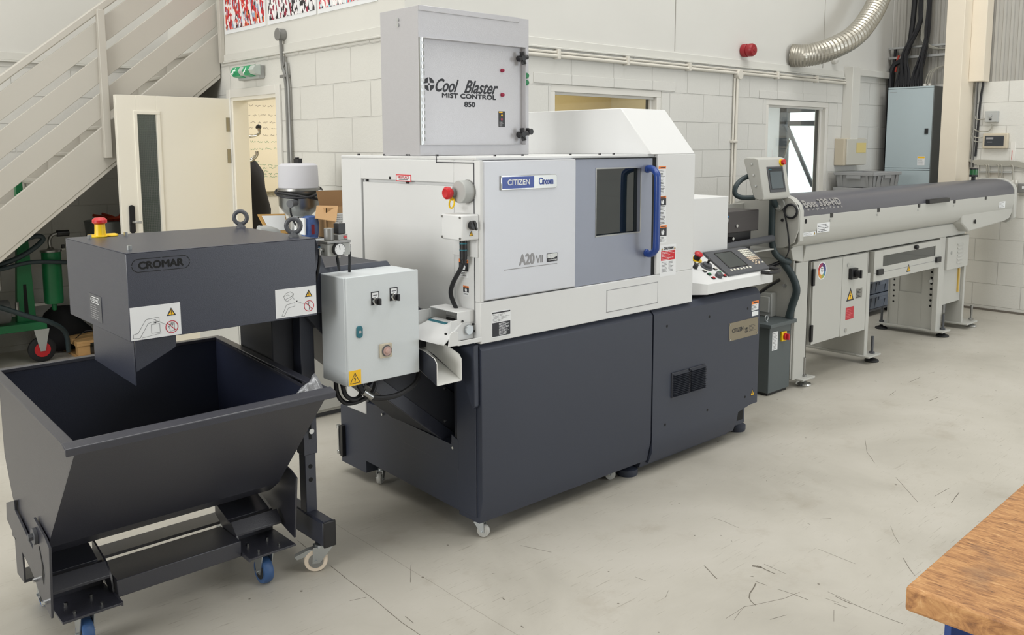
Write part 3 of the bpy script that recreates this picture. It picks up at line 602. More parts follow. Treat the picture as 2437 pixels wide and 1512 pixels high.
for z, rx, ry in prof:
    for j in range(n):
        t = 2*math.pi*j/n; k = 1+.16*math.sin(3*t+z*9)+.1*math.sin(7*t+z*4); vs.append((3.43+rx*.72*math.cos(t)*k, 7.17+ry*math.sin(t)*k, z+.02*math.sin(5*t)))
ct.add(vs, [(i*n+j, i*n+(j+1) % n, (i+1)*n+(j+1) % n, (i+1)*n+j) for i in range(len(prof)-1) for j in range(n)]+[tuple(range(n)), tuple(range((len(prof)-1)*n, len(prof)*n))])
tag(link('coat', ct, fabric, ang=80), 'black coat hanging from a hook just inside the doorway', 'coat')
# ------------------------------------------------------------------ sliding head lathe
lm = thing('turning_machine', (3.3, 3.2, 0), 'large white and slate turning centre with silver doors and a blue handle', 'machine tool')
F = FR(2.70); G = LF(2.27)
# upper body: front lower band, right column, top strip, end skin around a recess, core
ub = MB().box(2.29, 3.72, 2.74, 3.74, .94, 1.628)
ub.box(2.27, 3.72, 2.70, 2.7405, .864, 1.038).box(3.415, 3.72, 2.70, 2.74, 1.038, 1.636).box(2.27, 3.72, 2.72, 3.76, 1.622, 1.636)
ub.box(2.27, 2.29, 2.70, 2.74, 1.038, 1.622)
ub.box(2.27, 2.29, 2.74, 2.868, .86, 1.622).box(2.27, 2.29, 3.585, 3.76, .36, 1.622).box(2.27, 2.29, 2.868, 3.585, 1.525, 1.622)
ub.box(2.29, 3.72, 3.70, 3.76, .36, 1.622).box(2.291, 3.719, 2.741, 2.86, .866, .94)
link('upper_housing', ub, white, lm, .004)
# hood rising behind the column
hd = MB().prism([(2.70, 1.636), (2.90, 1.866), (3.72, 1.866), (3.72, 1.636)], 'x', 3.365, 3.72)
link('sloped_hood', hd, white, lm, .004)
link('end_access_cover', LF(2.276).rect(-3.575, .955, -2.878, 1.512, -.006, .0), white, lm, .003)
gap = MB(); G.rect(-2.735, 1.613, -2.985, 1.609, .0, .0012, gap); G.rect(-2.983, 1.609, -2.987, 1.636, 0, .0012, gap); G.rect(-2.733, .95, -2.737, 1.611, 0, .0012, gap)
link('panel_seam', gap, ink, lm)
cb = MB()
for y in (3.55, 3.22): cb.add(*[(lambda m: (m.v, m.f))(MB().cyl((2.285, y, 1.519), (2.279, y, 1.519), .007, n=10))][0])
cb.cyl((2.27, 3.335, 1.535), (2.266, 3.335, 1.535), .007, n=10)
link('cover_screw', cb, black, lm)
# silver front panel and sliding door
link('silver_front_panel', F.rect(2.288, 1.043, 2.832, 1.620, -.03, .003), silver, lm, .006)
sd = MB(); Fd = FR(2.728)
for r_ in ((2.834, 1.040, 2.978, 1.618), (3.296, 1.040, 3.385, 1.618), (2.978, 1.040, 3.296, 1.262), (2.978, 1.574, 3.296, 1.618)): Fd.rect(*r_, -.012, .018, sd)
dr = link('sliding_door', sd, doorblue, lm)
link('door_window', Fd.rect(2.978, 1.262, 3.296, 1.574, -.012, -.002), glassd, dr)
fm = MB()
for r_ in ((2.974, 1.258, 3.300, 1.264), (2.974, 1.572, 3.300, 1.578), (2.974, 1.264, 2.980, 1.572), (3.294, 1.264, 3.300, 1.572)): Fd.rect(*r_, .018, .0195, fm)
link('window_bead', fm, steel, dr)
link('door_track_gap', F.rect(3.386, 1.04, 3.4149, 1.622, -.03, -.012), opening_shade, lm)
link('top_track', F.rect(2.834, 1.6195, 3.405, 1.6219, -.02, -.004), opening_shade, lm)
hn = MB().tube([(3.345, 2.712, 1.568), (3.338, 2.675, 1.568), (3.322, 2.635, 1.548), (3.318, 2.625, 1.50), (3.318, 2.625, 1.22), (3.322, 2.635, 1.175), (3.338, 2.675, 1.152), (3.345, 2.712, 1.152)], .0165, 10, smooth=4)
link('blue_door_handle', hn, handleb, dr)
link('handle_foot', MB().cyl((3.345, 2.711, 1.566), (3.345, 2.700, 1.566), .019).cyl((3.345, 2.711, 1.154), (3.345, 2.700, 1.154), .019), handleb, dr, .003)
# hinged access flap at the bottom right
ag = MB()
for r_ in ((3.046, .895, 3.43, .898), (3.046, 1.0, 3.43, 1.003), (3.046, .895, 3.049, 1.003), (3.427, .895, 3.43, 1.003)): F.rect(*r_, 0, .0008, ag)
link('access_flap_seam', ag, greyprint, lm)
link('access_flap', F.rect(3.050, .899, 3.426, .999, 0, .002), white, lm)
# badge
bd = link('maker_badge', F.slab([(2.377, 1.497), (2.695, 1.497), (2.703, 1.503), (2.703, 1.55), (2.695, 1.557), (2.377, 1.557)], .003, .012), chrome, lm, .002)
link('badge_blue_field', F.rect(2.383, 1.503, 2.562, 1.552, .012, .0135), inkblue, bd)
text('badge_lettering', 'CITIZEN', F, 2.41, 1.517, 2.536, 1.541, .0135, paper, bd, bold=.0006)
text('badge_lettering', 'Cincom', F, 2.592, 1.514, 2.678, 1.545, .012, inkblue, bd, bold=.0005)
# model lettering
text('model_lettering', 'A20', F, 2.483, 1.173, 2.574, 1.222, .003, greyprint, lm, bold=.0022)
text('model_lettering', 'VII', F, 2.583, 1.175, 2.625, 1.208, .003, greyprint, lm, bold=.0011)
link('model_underline', F.slab([(2.397, 1.161), (2.713, 1.161), (2.713, 1.164), (2.397, 1.164)], .003, .0036), greyprint, lm)
lb_ = link('technology_badge', F.rect(2.648, 1.174, 2.713, 1.211, .003, .0045), ink, lm)
link('badge_silver_top', F.slab([(2.65, 1.191), (2.68, 1.187), (2.711, 1.196), (2.711, 1.209), (2.65, 1.209)], .0045, .005), chrome, lb_)
text('badge_lettering', 'LFV', F, 2.656, 1.193, 2.69, 1.206, .005, paper, lb_)
text('badge_lettering', 'technology', F, 2.656, 1.177, 2.709, 1.186, .0045, paper, lb_)
# rating label
rl = link('rating_label', F.rect(2.329, .881, 2.437, .993, 0, .0008), paper, lm)
link('label_dark_half', F.rect(2.333, .885, 2.434, .944, .0008, .0012), ink, rl)
link('label_header', F.rect(2.333, .983, 2.434, .989, .0008, .0012), ink, rl)
link('label_print', F.print_lines(2.336, .948, 2.431, .98, 6, .0008, .0012, seed=3, fill=.35), greyprint, rl)
link('label_light_print', F.print_lines(2.37, .888, 2.43, .941, 11, .0012, .0016, seed=4, fill=.4), paper, rl)
# warning stickers on the column
def warn_sticker(fr, u0, v0, u1, v1, head, pic, seed, n=0, parent=lm):
    """v1 top; orange head, dark pictogram band, print below"""
    s_ = link('warning_sticker', fr.rect(u0, v0, u1, v1, n, n+.0006), paper, parent)
    link('orange_header', fr.rect(u0, v1-head, u1, v1, n+.0006, n+.001), orange, s_)
    warnw = (u0+(u1-u0)*.25, u1-(u1-u0)*.1)
    link('header_print', fr.rect(warnw[0], v1-head*.7, warnw[1], v1-head*.35, n+.001, n+.0013), ink, s_)
    top = v1-head
    if pic:
        link('pictogram_field', fr.rect(u0, top-pic, u1, top, n+.0006, n+.001), ink, s_)
        c = (u0+u1)/2; w = abs(u1-u0); hnd = MB()
        fr.slab([(c-w*.14, top-pic*.85), (c+w*.14, top-pic*.85), (c+w*.2, top-pic*.45), (c+w*.05, top-pic*.2), (c-w*.02, top-pic*.5), (c-w*.12, top-pic*.2), (c-w*.2, top-pic*.5)], n+.001, n+.0013, hnd)
        link('hand_pictogram', hnd, paper, s_); top -= pic
    if top-v0 > .01: link('sticker_print', fr.print_lines(u0+(u1-u0)*.08, v0+.004, u1-(u1-u0)*.08, top-.003, max(2, int((top-v0)/.0075)), n+.0006, n+.001, seed=seed, fill=.35), ink, s_)
    return s_
warn_sticker(F, 3.420, 1.432, 3.478, 1.577, .012, 0, 1)
warn_sticker(F, 3.426, 1.285, 3.484, 1.430, .011, .035, 2)
warn_sticker(F, 3.430, 1.196, 3.492, 1.283, .011, .042, 3)
ca = link('caution_sign', F.rect(3.443, 1.024, 3.573, 1.183, 0, .0006), paper, lm)
text('sign_heading', 'CAUTION', F, 3.472, 1.158, 3.55, 1.172, .0006, ink, ca, bold=.0007)
link('red_block', F.rect(3.451, 1.105, 3.566, 1.153, .0006, .001), mat('print_red', (208, 30, 44), .6), ca)
link('red_block_print', F.print_lines(3.456, 1.107, 3.562, 1.152, 6, .001, .0014, seed=5, fill=.25), paper, ca)
link('column_print', F.print_lines(3.458, 1.045, 3.504, 1.1, 8, .0006, .001, seed=6, fill=.25), ink, ca)
link('column_print', F.print_lines(3.513, 1.045, 3.56, 1.1, 8, .0006, .001, seed=7, fill=.25), ink, ca)
for u in (3.459, 3.562): warn(F, u, 1.158, .014, .0006, lm, False)
# end face fittings
warn_sticker(G, -2.838, 1.134, -2.776, 1.210, .014, .036, 8)
warn_sticker(G, -2.811, 1.057, -2.774, 1.099, .007, .02, 9)
ft = link('fire_system_label', G.rect(-3.289, 1.522, -3.170, 1.553, 0, .0008), mat('print_red', (208, 30, 44), .6), lm)
link('label_white_field', G.rect(-3.283, 1.526, -3.176, 1.549, .0008, .0012), paper, ft)
text('label_lettering', 'FIRETRACE', G, -3.272, 1.535, -3.186, 1.546, .0012, red, ft)
link('label_rule', G.rect(-3.265, 1.529, -3.195, 1.5315, .0012, .0015), ink, ft)
es = link('emergency_stop_body', MB().cyl((2.27, 2.772, 1.494), (2.218, 2.772, 1.494), .0465, n=32), lightgrey, lm, .003)
link('stop_collar', MB().cyl((2.218, 2.80, 1.49), (2.20, 2.80, 1.49), .018).cyl((2.27, 2.772, 1.494), (2.264, 2.772, 1.494), .0485), condgrey, es)
link('stop_button', MB().lathe([(.016, 0), (.022, .01), (.026, .016), (.026, .028), (.018, .036), (.008, .034)], (2.205, 2.80, 1.49), (-1, 0, 0)), red, es)
link('yellow_guard_ring', MB().tube([(2.205+.004*math.sin(t), 2.80+.016*math.cos(t), 1.447+.02*math.sin(t)) for t in [2*math.pi*i/16 for i in range(16)]], .0035, 6, close=True, smooth=0).box(2.2, 2.206, 2.793, 2.807, 1.458, 1.49), yellow, es)
sw = link('switch_box', MB().box(2.18, 2.27, 2.705, 2.842, 1.300, 1.404), white, lm, .006)
link('box_lid_screw', MB().cyl((2.18, 2.832, 1.394), (2.176, 2.832, 1.394), .005, n=8).cyl((2.18, 2.715, 1.394), (2.176, 2.715, 1.394), .005, n=8).cyl((2.18, 2.832, 1.31), (2.176, 2.832, 1.31), .005, n=8).cyl((2.18, 2.715, 1.31), (2.176, 2.715, 1.31), .005, n=8), steel, sw)
link('rotary_knob', MB().cyl((2.228, 2.705, 1.362), (2.228, 2.686, 1.362), .018).prism([(2.222, 1.382), (2.234, 1.382), (2.246, 1.345), (2.238, 1.340)], 'y', 2.692, 2.682), black, sw, .002)
warn(FR(2.705), 2.228, 1.318, .024, .0, lm)
bx('adapter_plate', 2.262, 2.27, 2.71, 2.872, 1.225, 1.31, white, lm, .002)
cn = link('cable_connector', MB().cyl((2.235, 2.765, 1.30), (2.235, 2.765, 1.215), .016).cyl((2.235, 2.765, 1.24), (2.235, 2.765, 1.20), .0135), black, lm, .002)
link('connector_band', MB().cyl((2.235, 2.765, 1.285), (2.235, 2.765, 1.28), .0168).cyl((2.235, 2.765, 1.258), (2.235, 2.765, 1.253), .0168), teal, cn)
link('machine_cable', MB().tube([(2.235, 2.765, 1.21), (2.232, 2.785, 1.17), (2.23, 2.83, 1.11), (2.23, 2.845, 1.06), (2.24, 2.82, 1.0), (2.26, 2.80, .95)], .0095, 8), cable, lm)
# dark base: front panel with chamfered top edge and tucked-in bottom, end column, recessed end
fp = MB().prism([(2.73, .864), (2.70, .835), (2.70, .185), (2.722, .078), (2.86, .078), (2.86, .864)], 'x', 2.274, 3.395)
link('base_front_panel', fp, slate, lm, .002)
cp = MB().prism([(2.73, .866), (2.70, .835), (2.70, .19), (2.86, .19), (2.86, .866)], 'x', 3.405, 4.372).prism([(2.70, .19), (2.70, .118), (2.722, .06), (2.86, .06), (2.86, .19)], 'x', 3.405, 4.165).prism([(4.165, .118), (4.18, .17), (4.30, .19), (4.165, .19)], 'y', 2.70, 2.86)
link('control_cabinet_base', cp, slate, lm)
link('cabinet_top_step', MB().box(3.72, 4.36, 2.74, 3.6, .85, .868), slate2, lm, .003)
link('base_core', MB().box(2.48, 4.34, 2.86, 3.70, .085, .866).box(4.30, 4.372, 2.86, 3.7, .19, .85), slate2, lm)
sk = MB().prism([(2.72, .118), (2.745, .04), (2.84, .04), (2.84, .118)], 'x', 3.36, 4.14)
link('skid_plate', sk, slate, lm, .002)
link('foot_bracket', MB().box(4.17, 4.30, 2.735, 2.86, .075, .19).box(3.15, 3.36, 2.75, 2.86, .07, .095), slate, lm, .003)
link('bracket_opening', FR(2.735).rect(4.19, .10, 4.28, .175, 0, .001), opening_shade, lm)
link('drain_hole', FR(2.731).disc(4.088, .098, .026, 0, .004), opening_shade, lm)
for x, y in ((3.33, 2.80), (4.345, 2.82)): link('levelling_foot', MB().lathe([(.052, 0), (.056, .008), (.056, .034), (.03, .045), (.014, .05), (.014, .09)], (x, y, 0)), slate, lm)
for x, y, yw in ((2.31, 2.76, 2.1), (3.20, 2.82, 2.5), (2.335, 3.56, .6)): caster(lm, x, y, .078, .0275, .022, greytyre, yw)
for x, z in ((3.511, .764), (3.878, .763), (4.245, .761), (3.51, .245), (3.88, .245), (4.245, .246)): link('panel_hole', F.disc(x, z, .0075, 0, .0006, n=12), opening_shade, lm)
for x0 in (3.553, 3.703):
    vt = link('vent_grille', F.rect(x0, .378, x0+.141, .511, 0, .008), slate2, lm, .003)
    ls = MB()
    for k in range(13):
        z = .384+k*.0095; ls.prism([(2.692, z), (2.679, z+.001), (2.692, z+.007)], 'x', x0+.006, x0+.135)
    link('vent_slats', ls, slate2, vt)
mp_ = link('maker_plate', F.rect(4.066, .598, 4.354, .700, 0, .002), mat('brushed_bronze_plate', (150, 142, 126), .35, .85, .05, 20), lm)
text('plate_lettering', 'CITIZEN', F, 4.095, .641, 4.203, .665, .002, ink, mp_)
text('plate_lettering', 'UK', F, 4.222, .641, 4.25, .654, .002, ink, mp_); text('plate_lettering', 'CA', F, 4.222, .624, 4.25, .637, .002, ink, mp_)
link('plate_print', F.print_lines(4.262, .625, 4.34, .665, 5, .002, .0024, seed=11, fill=.3), ink, mp_)
ps = MB()
for u, v in ((4.074, .692), (4.346, .692), (4.074, .606), (4.346, .606)): ps.cyl(F.p(u, v, .002), F.p(u, v, .005), .004, n=8)
link('plate_screws', ps, chrome, mp_)
warn_sticker(F, 4.285, .742, 4.355, .796, .018, .0, 12)
link('notice_label', F.rect(4.29, .71, 4.355, .736, 0, .0006), paper, lm)
warn(F, 4.32, .238, .05, 0, lm)
# end of the base: column edge, recess with the conveyor bay, coolant tank
link('base_end_column', MB().box(2.268, 2.30, 2.735, 2.862, .10, .852), slate, lm, .002)
link('column_flare', MB().prism([(2.848, .826), (2.712, .862), (2.712, .60), (2.73, .585)], 'x', 2.245, 2.268), slate, lm, .003)
bay = MB().box(2.46, 2.48, 2.86, 3.7, .36, .94).box(2.29, 2.46, 2.862, 2.905, .1, .94)
link('conveyor_bay', bay, slate2, lm)
ct_ = MB().prism([(3.834, .052), (3.602, .052), (3.602, .115), (2.90, .095), (2.862, .095), (2.862, .40), (2.905, .405), (2.915, .384), (3.40, .405), (3.47, .423), (3.60, .42), (3.66, .40), (3.82, .358), (3.834, .356)], 'x', 2.274, 2.46)
link('coolant_tank', ct_, slate, lm, .002)
link('tank_front_plate', G.slab([(-3.26, .30), (-2.852, .283), (-2.852, .415), (-2.90, .43), (-2.90, .385), (-3.40, .405)], -.003, .003), slate, lm, .001)
sg = link('level_sight_glass', MB().box(2.252, 2.274, 3.79, 3.815, .09, .255), black, lm, .003)
link('sight_tube', MB().cyl((2.256, 3.83, .11), (2.256, 3.83, .24), .006, n=10).cyl((2.256, 3.83, .235), (2.256, 3.83, .252), .011, n=10).cyl((2.256, 3.83, .098), (2.256, 3.83, .115), .011, n=10), chrome, sg)
for u, v in ((-3.44, .395), (-3.455, .43), (-2.89, .372), (-2.945, .625), (-2.945, .48)): bolt(Frame((2.272, 0, 0), (0, -1, 0), (0, 0, 1)), u, v, .007, .008, chrome, lm, 'bay_bolt')
# part catcher at the end
pcx = link('parts_catcher', MB().box(2.145, 2.268, 2.742, 2.746, .885, .972).box(2.06, 2.27, 2.93, 2.934, .93, .995).prism([(2.03, .948), (2.045, .968), (2.075, .968), (2.08, .93), (2.03, .92)], 'y', 2.93, 2.926), white, lm, .0015)
link('catcher_hood', MB().box(2.18, 2.184, 2.75, 2.93, .955, 1.005) .v and MB().box(2.182, 2.268, 2.740, 2.745, .955, 1.004).box(2.182, 2.268, 2.740, 2.93, 1.0, 1.005).box(2.182, 2.268, 2.926, 2.93, .955, 1.004), white, pcx, .002)
link('catcher_slide', MB().add([(2.03, 2.735, .905), (2.105, 2.735, .878), (2.20, 2.735, .955), (2.20, 2.92, .955), (2.03, 2.92, .905), (2.105, 2.735, .882), (2.03, 2.735, .909), (2.20, 2.735, .959), (2.20, 2.92, .959), (2.03, 2.92, .909)], [(0, 1, 2, 3, 4), (6, 9, 8, 7, 5), (0, 4, 9, 6), (0, 6, 5, 1), (1, 5, 7, 2)]), white, pcx)
link('catcher_tray', MB().box(2.15, 2.275, 2.70, 2.735, .876, .882).box(2.15, 2.275, 2.698, 2.702, .876, .895).box(2.272, 2.276, 2.70, 2.735, .876, .93).prism([(2.10, .88), (2.11, .93), (2.125, .94), (2.15, .935), (2.155, .878)], 'y', 2.70, 2.704), white, pcx, .0015)
link('drive_pulley', MB().cyl((2.236, 2.741, .926), (2.236, 2.728, .926), .021, n=24), zinc, pcx, .002)
link('belt_roller', MB().cyl((2.175, 2.80, .938), (2.175, 2.92, .938), .016), teal, pcx)
ss = MB()
for x, z in ((2.205, .965), (2.262, .945), (2.118, .925), (2.265, .915)): ss.cyl((x, 2.742, z), (x, 2.735, z), .0045, n=8)
link('catcher_screw', ss, black, pcx)
link('catcher_motor', MB().box(2.145, 2.215, 2.955, 3.03, .825, .955).box(2.222, 2.262, 2.955, 3.03, .83, .95), black, pcx, .004)
link('motor_label_band', MB().cyl((2.19, 3.07, .93), (2.30, 3.07, .93), .03), mat('motor_dark_green', (50, 66, 64), .5), pcx)
# white delivery chute pointing to the front
xl, xr = 2.058, 2.182
cs = MB()
prof = [(2.72, .727), (2.72, .815), (2.735, .833), (2.80, .852), (3.02, .875), (3.02, .83), (2.90, .80)]
for x in (xl, xr): cs.prism(prof, 'x', x-.002, x+.002)
cs.add([(xl, 2.72, .727), (xr, 2.72, .727), (xr, 3.0, .83), (xl, 3.0, .83), (xl, 2.72, .723), (xr, 2.72, .723), (xr, 3.0, .826), (xl, 3.0, .826)], [(0, 1, 2, 3), (7, 6, 5, 4), (0, 4, 5, 1)])
cho = link('delivery_chute', cs, mat('chute_white_paint', (232, 232, 228), .4), lm)
link('chute_outer_skin', MB().prism(prof, 'x', xl-.006, xl-.0022), slate2, cho)
# top bolts along the roof edge
tb = MB()
for x in (2.44, 2.60, 2.9, 3.1, 3.2): tb.cyl((x, 2.8, 1.636), (x, 2.8, 1.643), .006, n=8)
for y in (3.0, 3.2, 3.22, 3.4, 3.62): tb.cyl((2.285, y, 1.636), (2.285, y, 1.644), .007, n=8)
link('roof_screws', tb, black, lm)
# enclosure behind the operator panel
link('rear_enclosure', MB().box(3.72, 4.365, 2.925, 3.70, .868, 1.384), white, lm, .005)
link('enclosure_latch', MB().cyl((4.36, 2.945, 1.24), (4.372, 2.945, 1.24), .02), greyprint, lm)
# operator console: sloping top, bevelled left front corner
con = MB()
vs = [(3.70, 2.80, .968), (3.842, 2.69, .945), (4.48, 2.69, .945), (4.50, 2.90, 1.058), (3.70, 2.925, 1.072)]
vb_ = [(v[0], v[1], .868 if i == 0 else .888) for i, v in enumerate(vs)]; vb_ = [(v[0], v[1], .888) for v in vs]
con.add(vs+vb_, [(0, 1, 2, 3, 4), (9, 8, 7, 6, 5), (0, 5, 6, 1), (1, 6, 7, 2), (2, 7, 8, 3), (3, 8, 9, 4), (4, 9, 5, 0)])
conp = link('operator_console', con, white, lm, .002, ang=22)
nv = Vector((0, -1, 0))
K = Frame((0, 2.69, .945), (1, 0, 0), Vector((0, .21, .115)))      # top plane: u = x, v = distance up the slope
KL = math.hypot(.21, .115)
pn = link('display_bezel', K.slab([(4.068, .030), (4.483, .030), (4.545, .215), (4.50, .252), (4.098, .254)], .001, .012), bezel, lm, .003)
link('display_screen', K.slab([(4.145, .087), (4.322, .087), (4.333, .223), (4.172, .223)], .012, .0132), screen, pn)
bz = MB()
K.line([(4.143, .085), (4.324, .085), (4.335, .225), (4.17, .225), (4.143, .085)], .005, .012, .0145, bz)
link('screen_bezel', bz, black, pn)
sk_ = MB()
for k in range(7): K.rect(4.127+k*.031, .057, 4.141+k*.031, .070, .012, .016, sk_)
link('soft_keys', sk_, keyw, pn)
k1 = MB(); k2 = MB()
for r in range(4):
    for c in range(7): K.rect(4.402+c*.0152-r*.0015, .212-r*.0185, 4.413+c*.0152-r*.0015, .224-r*.0185, .012, .016, k1)
for r in range(4, 6):
    for c in range(7): K.rect(4.402+c*.0152-r*.0015, .212-r*.0185, 4.413+c*.0152-r*.0015, .224-r*.0185, .012, .016, k2)
for u, v in ((4.40, .103), (4.416, .091), (4.40, .079), (4.432, .103), (4.448, .091), (4.432, .079)): K.rect(u, v, u+.012, v+.009, .012, .016, k2)
K.rect(4.475, .083, 4.491, .093, .012, .016, k1)
link('key_pad', k1, keyw, pn); link('key_pad', k2, keyb, pn)
e_ = link('console_emergency_stop', MB().lathe([(.034, 0), (.034, .003)], K.p(3.99, .212), K.N), yellow, lm)
link('stop_stem', MB().lathe([(.019, 0), (.019, .018), (.015, .026)], K.p(3.99, .212, .003), K.N), black, e_)
link('stop_button', MB().lathe([(.014, 0), (.024, .005), (.025, .012), (.017, .02), (.002, .022)], K.p(3.99, .212, .027), K.N), red, e_)
dl = link('mode_dial', MB().lathe([(.036, 0), (.036, .005), (.028, .007), (.026, .02), (.01, .022)], K.p(3.997, .138), K.N), bezel, lm)
link('dial_toggle', MB().lathe([(.007, 0), (.007, .018), (.009, .026), (.002, .03)], K.p(4.005, .145, .02), K.N), black, dl)
link('feed_knob', MB().lathe([(.021, 0), (.020, .018), (.014, .022), (.002, .023)], K.p(3.996, .046, .001), K.N), bezel, lm, .001)
link('selector_knob', MB().lathe([(.014, 0), (.013, .022), (.002, .024)], K.p(3.90, .146), K.N), black, lm)
for nm, u, v, m_ in (('push_button', 3.943, .073, green), ('push_button', 3.938, .038, red), ('push_button', 4.040, .075, green), ('push_button', 4.044, .040, red), ('push_button', 3.94, .105, black), ('push_button', 4.042, .108, black), ('push_button', 3.952, .178, black)):
    pb_ = link(nm, K.rect(u-.011, v-.009, u+.011, v+.009, 0, .005), black, lm, .001)
    link('button_cap', K.rect(u-.008, v-.006, u+.008, v+.006, .005, .009), m_ if m_ is not black else keyw, pb_)
hd_ = MB().tube([(4.36, 2.69, .958), (4.365, 2.655, .958), (4.40, 2.645, .956), (4.49, 2.65, .958), (4.515, 2.69, .962), (4.512, 2.74, .968)], .0115, 8)
link('console_grip', hd_, black, conp)
link('console_arm', MB().box(3.74, 3.80, 2.76, 2.86, .866, .889).box(4.2, 4.34, 2.76, 2.86, .866, .889), slate2, conp)

# ------------------------------------------------------------------ mist collector cabinet on the roof
mc = thing('mist_collector', (2.61, 3.26, 1.637), 'tall grey mist control cabinet standing on the machine roof', 'mist collector')
mx0, mx1, my0, my1, mz0, mz1 = 2.282, 2.939, 3.12, 3.41, 1.637, 2.283
link('cabinet_body', MB().box(mx0, mx1, my0, my1, mz0, mz1).box(mx0, mx1-.065, my0-.004, my0, mz1-.022, mz1+.002), galv, mc, .003)
Mf = FR(my0); sc_ = 1.0947
def mz(z): return 1.68+(z-1.68)*sc_
cd_ = Mf.rect(2.296, mz(1.684), 2.890, mz(2.106), .0, .004); Mf.rect(2.296, mz(2.106)-.003, 2.893, mz(2.106), .004, .030, cd_); Mf.rect(2.890, mz(1.684), 2.893, mz(2.106), 0, .030, cd_); Mf.rect(2.296, mz(1.684), 2.890, mz(1.684)+.003, .004, .012, cd_)
link('cabinet_door', cd_, galv, mc, .001)
hi = MB(); hi2 = MB()
Mf.rect(2.284, mz(1.684), 2.300, mz(2.108), .0, .010, hi)
for k in range(16): hi2.cyl(Mf.p(2.297, mz(1.70)+k*.0285, .014), Mf.p(2.297, mz(1.70)+k*.0285+.016, .014), .006, n=8)
link('hinge_strip', hi, steel, mc); link('hinge_knuckles', hi2, zinc, mc)
for z in (mz(2.057), mz(1.729)):
    kn = MB(); c = Mf.p(2.866, z, .035)
    for t in range(4):
        a_ = t*math.pi/2+.25; kn.cyl(c, Mf.p(2.866+.030*math.cos(a_), z+.030*math.sin(a_), .038), .010, .012, n=8)
    kn.cyl(Mf.p(2.866, z, .0), Mf.p(2.866, z, .046), .014, n=12)
    link('clamp_knob', kn, black, mc, .001)
rd = mat('lamp_red', (150, 24, 60), .3)
for z in (mz(2.001), mz(1.898)): link('indicator_pin', MB().lathe([(.009, 0), (.008, .012), (.003, .018)], Mf.p(2.761, z, .004), (0, -1, 0), 12), rd, mc)
for z in (mz(1.986), mz(1.956)): link('green_push_button', MB().lathe([(.014, 0), (.014, .014), (.011, .018)], Mf.p(2.914, z, 0), (0, -1, 0), 20), green, mc)
link('rotary_switch', MB().box(2.90, 2.935, my0-.01, my0, mz(1.725), mz(1.758)).cyl(Mf.p(2.924, mz(1.742)), Mf.p(2.924, mz(1.742), .035), .015), black, mc, .002)
# lettering
D = .004
lg = MB()
cu_, cv_ = 2.334, mz(1.9265)
for q in range(4):
    a0 = q*math.pi/2+.09+.1; Mf.slab([(cu_+.008*math.cos(a0+.7), cv_+.008*math.sin(a0+.7))]+[(cu_+.0295*math.cos(a0+k*.225), cv_+.0295*math.sin(a0+k*.225)) for k in range(7)], D, D+.0006, lg)
Mf.rect(cu_-.004, cv_-.004, cu_+.004, cv_+.004, D, D+.0006, lg)
link('round_logo', lg, ink, mc)
text('brand_lettering', 'Cool', Mf, 2.369, mz(1.898), 2.502, mz(1.952), D, ink, mc, shear=.5, th=.0006, bold=.0018)
text('brand_lettering', 'Blaster', Mf, 2.532, mz(1.897), 2.738, mz(1.951), D, ink, mc, shear=.5, th=.0006, bold=.0018)
text('brand_lettering', 'MIST CONTROL', Mf, 2.405, mz(1.8745), 2.724, mz(1.8955), D, ink, mc, th=.0006, bold=.0016)
text('brand_lettering', '850', Mf, 2.532, mz(1.8405), 2.597, mz(1.863), D, ink, mc, th=.0006, bold=.0014)
wl = link('warning_label', Mf.rect(2.739, mz(1.761), 2.780, mz(1.828), D, D+.0006), black, mc)
warn(Mf, 2.7595, mz(1.806), .022, D+.0006, wl if False else mc, False)
link('label_print', Mf.print_lines(2.742, mz(1.819), 2.777, mz(1.827), 1, D+.0006, D+.001, fill=.7), signyel, wl)
link('label_button', Mf.disc(2.7595, mz(1.794), .006, D+.0006, D+.001), rd, wl)
link('label_grey_text', Mf.print_lines(2.744, mz(1.763), 2.775, mz(1.784), 4, D+.0006, D+.001, fill=.5), greyprint, wl)
sb = MB()
for z in (2.236, 2.212): sb.cyl((mx0, 3.265, z), (mx0-.006, 3.265, z), .008, n=10)
link('side_bolt', sb, chrome, mc)
# ------------------------------------------------------------------ chip conveyor with its control box
cv = thing('chip_conveyor', (1.6, 3.2, 0), 'anthracite chip conveyor with boxy discharge head, control box and wheeled leg beside the lathe', 'conveyor')
hx0, hx1, hy0, hy1, hz0, hz1 = .930, 1.602, 2.85, 3.50, 1.057, 1.345
hh = MB().box(hx0, hx1, hy0, hy1, hz1-.003, hz1).box(hx0, hx1, hy0, hy0+.003, hz0, hz1-.003).box(hx0, hx1, hy1-.003, hy1, hz0, hz1-.003).box(hx0, hx0+.003, hy0+.003, hy1-.003, hz0, hz1-.003)
hh.box(hx1-.003, hx1, hy0+.003, hy1-.003, hz0, hz1-.003)
link('discharge_head', hh, crom, cv, .0025)
link('conveyor_body', MB().box(1.05, 1.60, 2.99, 3.36, 1.075, 1.30).prism([(1.60, 1.07), (1.60, 1.325), (1.66, 1.325), (1.70, 1.21), (2.0, 1.205), (2.44, .60), (2.44, .37), (2.30, .37), (1.86, .76)], 'y', 3.0, 3.36), slate2, cv, .003)
ef = MB().prism([(1.603, 1.06), (1.603, 1.33), (1.68, 1.33), (1.72, 1.21), (2.01, 1.21), (2.26, .87), (2.44, .60), (2.44, .50), (2.02, .88), (1.80, 1.0)], 'y', 2.985, 3.0)
link('elbow_side_plate', ef, crom, cv, .002)
inc = MB().prism([(1.90, .70), (1.945, .735), (2.43, .33), (2.43, .30), (2.30, .365)], 'y', 2.975, 3.0)
link('incline_flange', inc, crom, cv, .002)
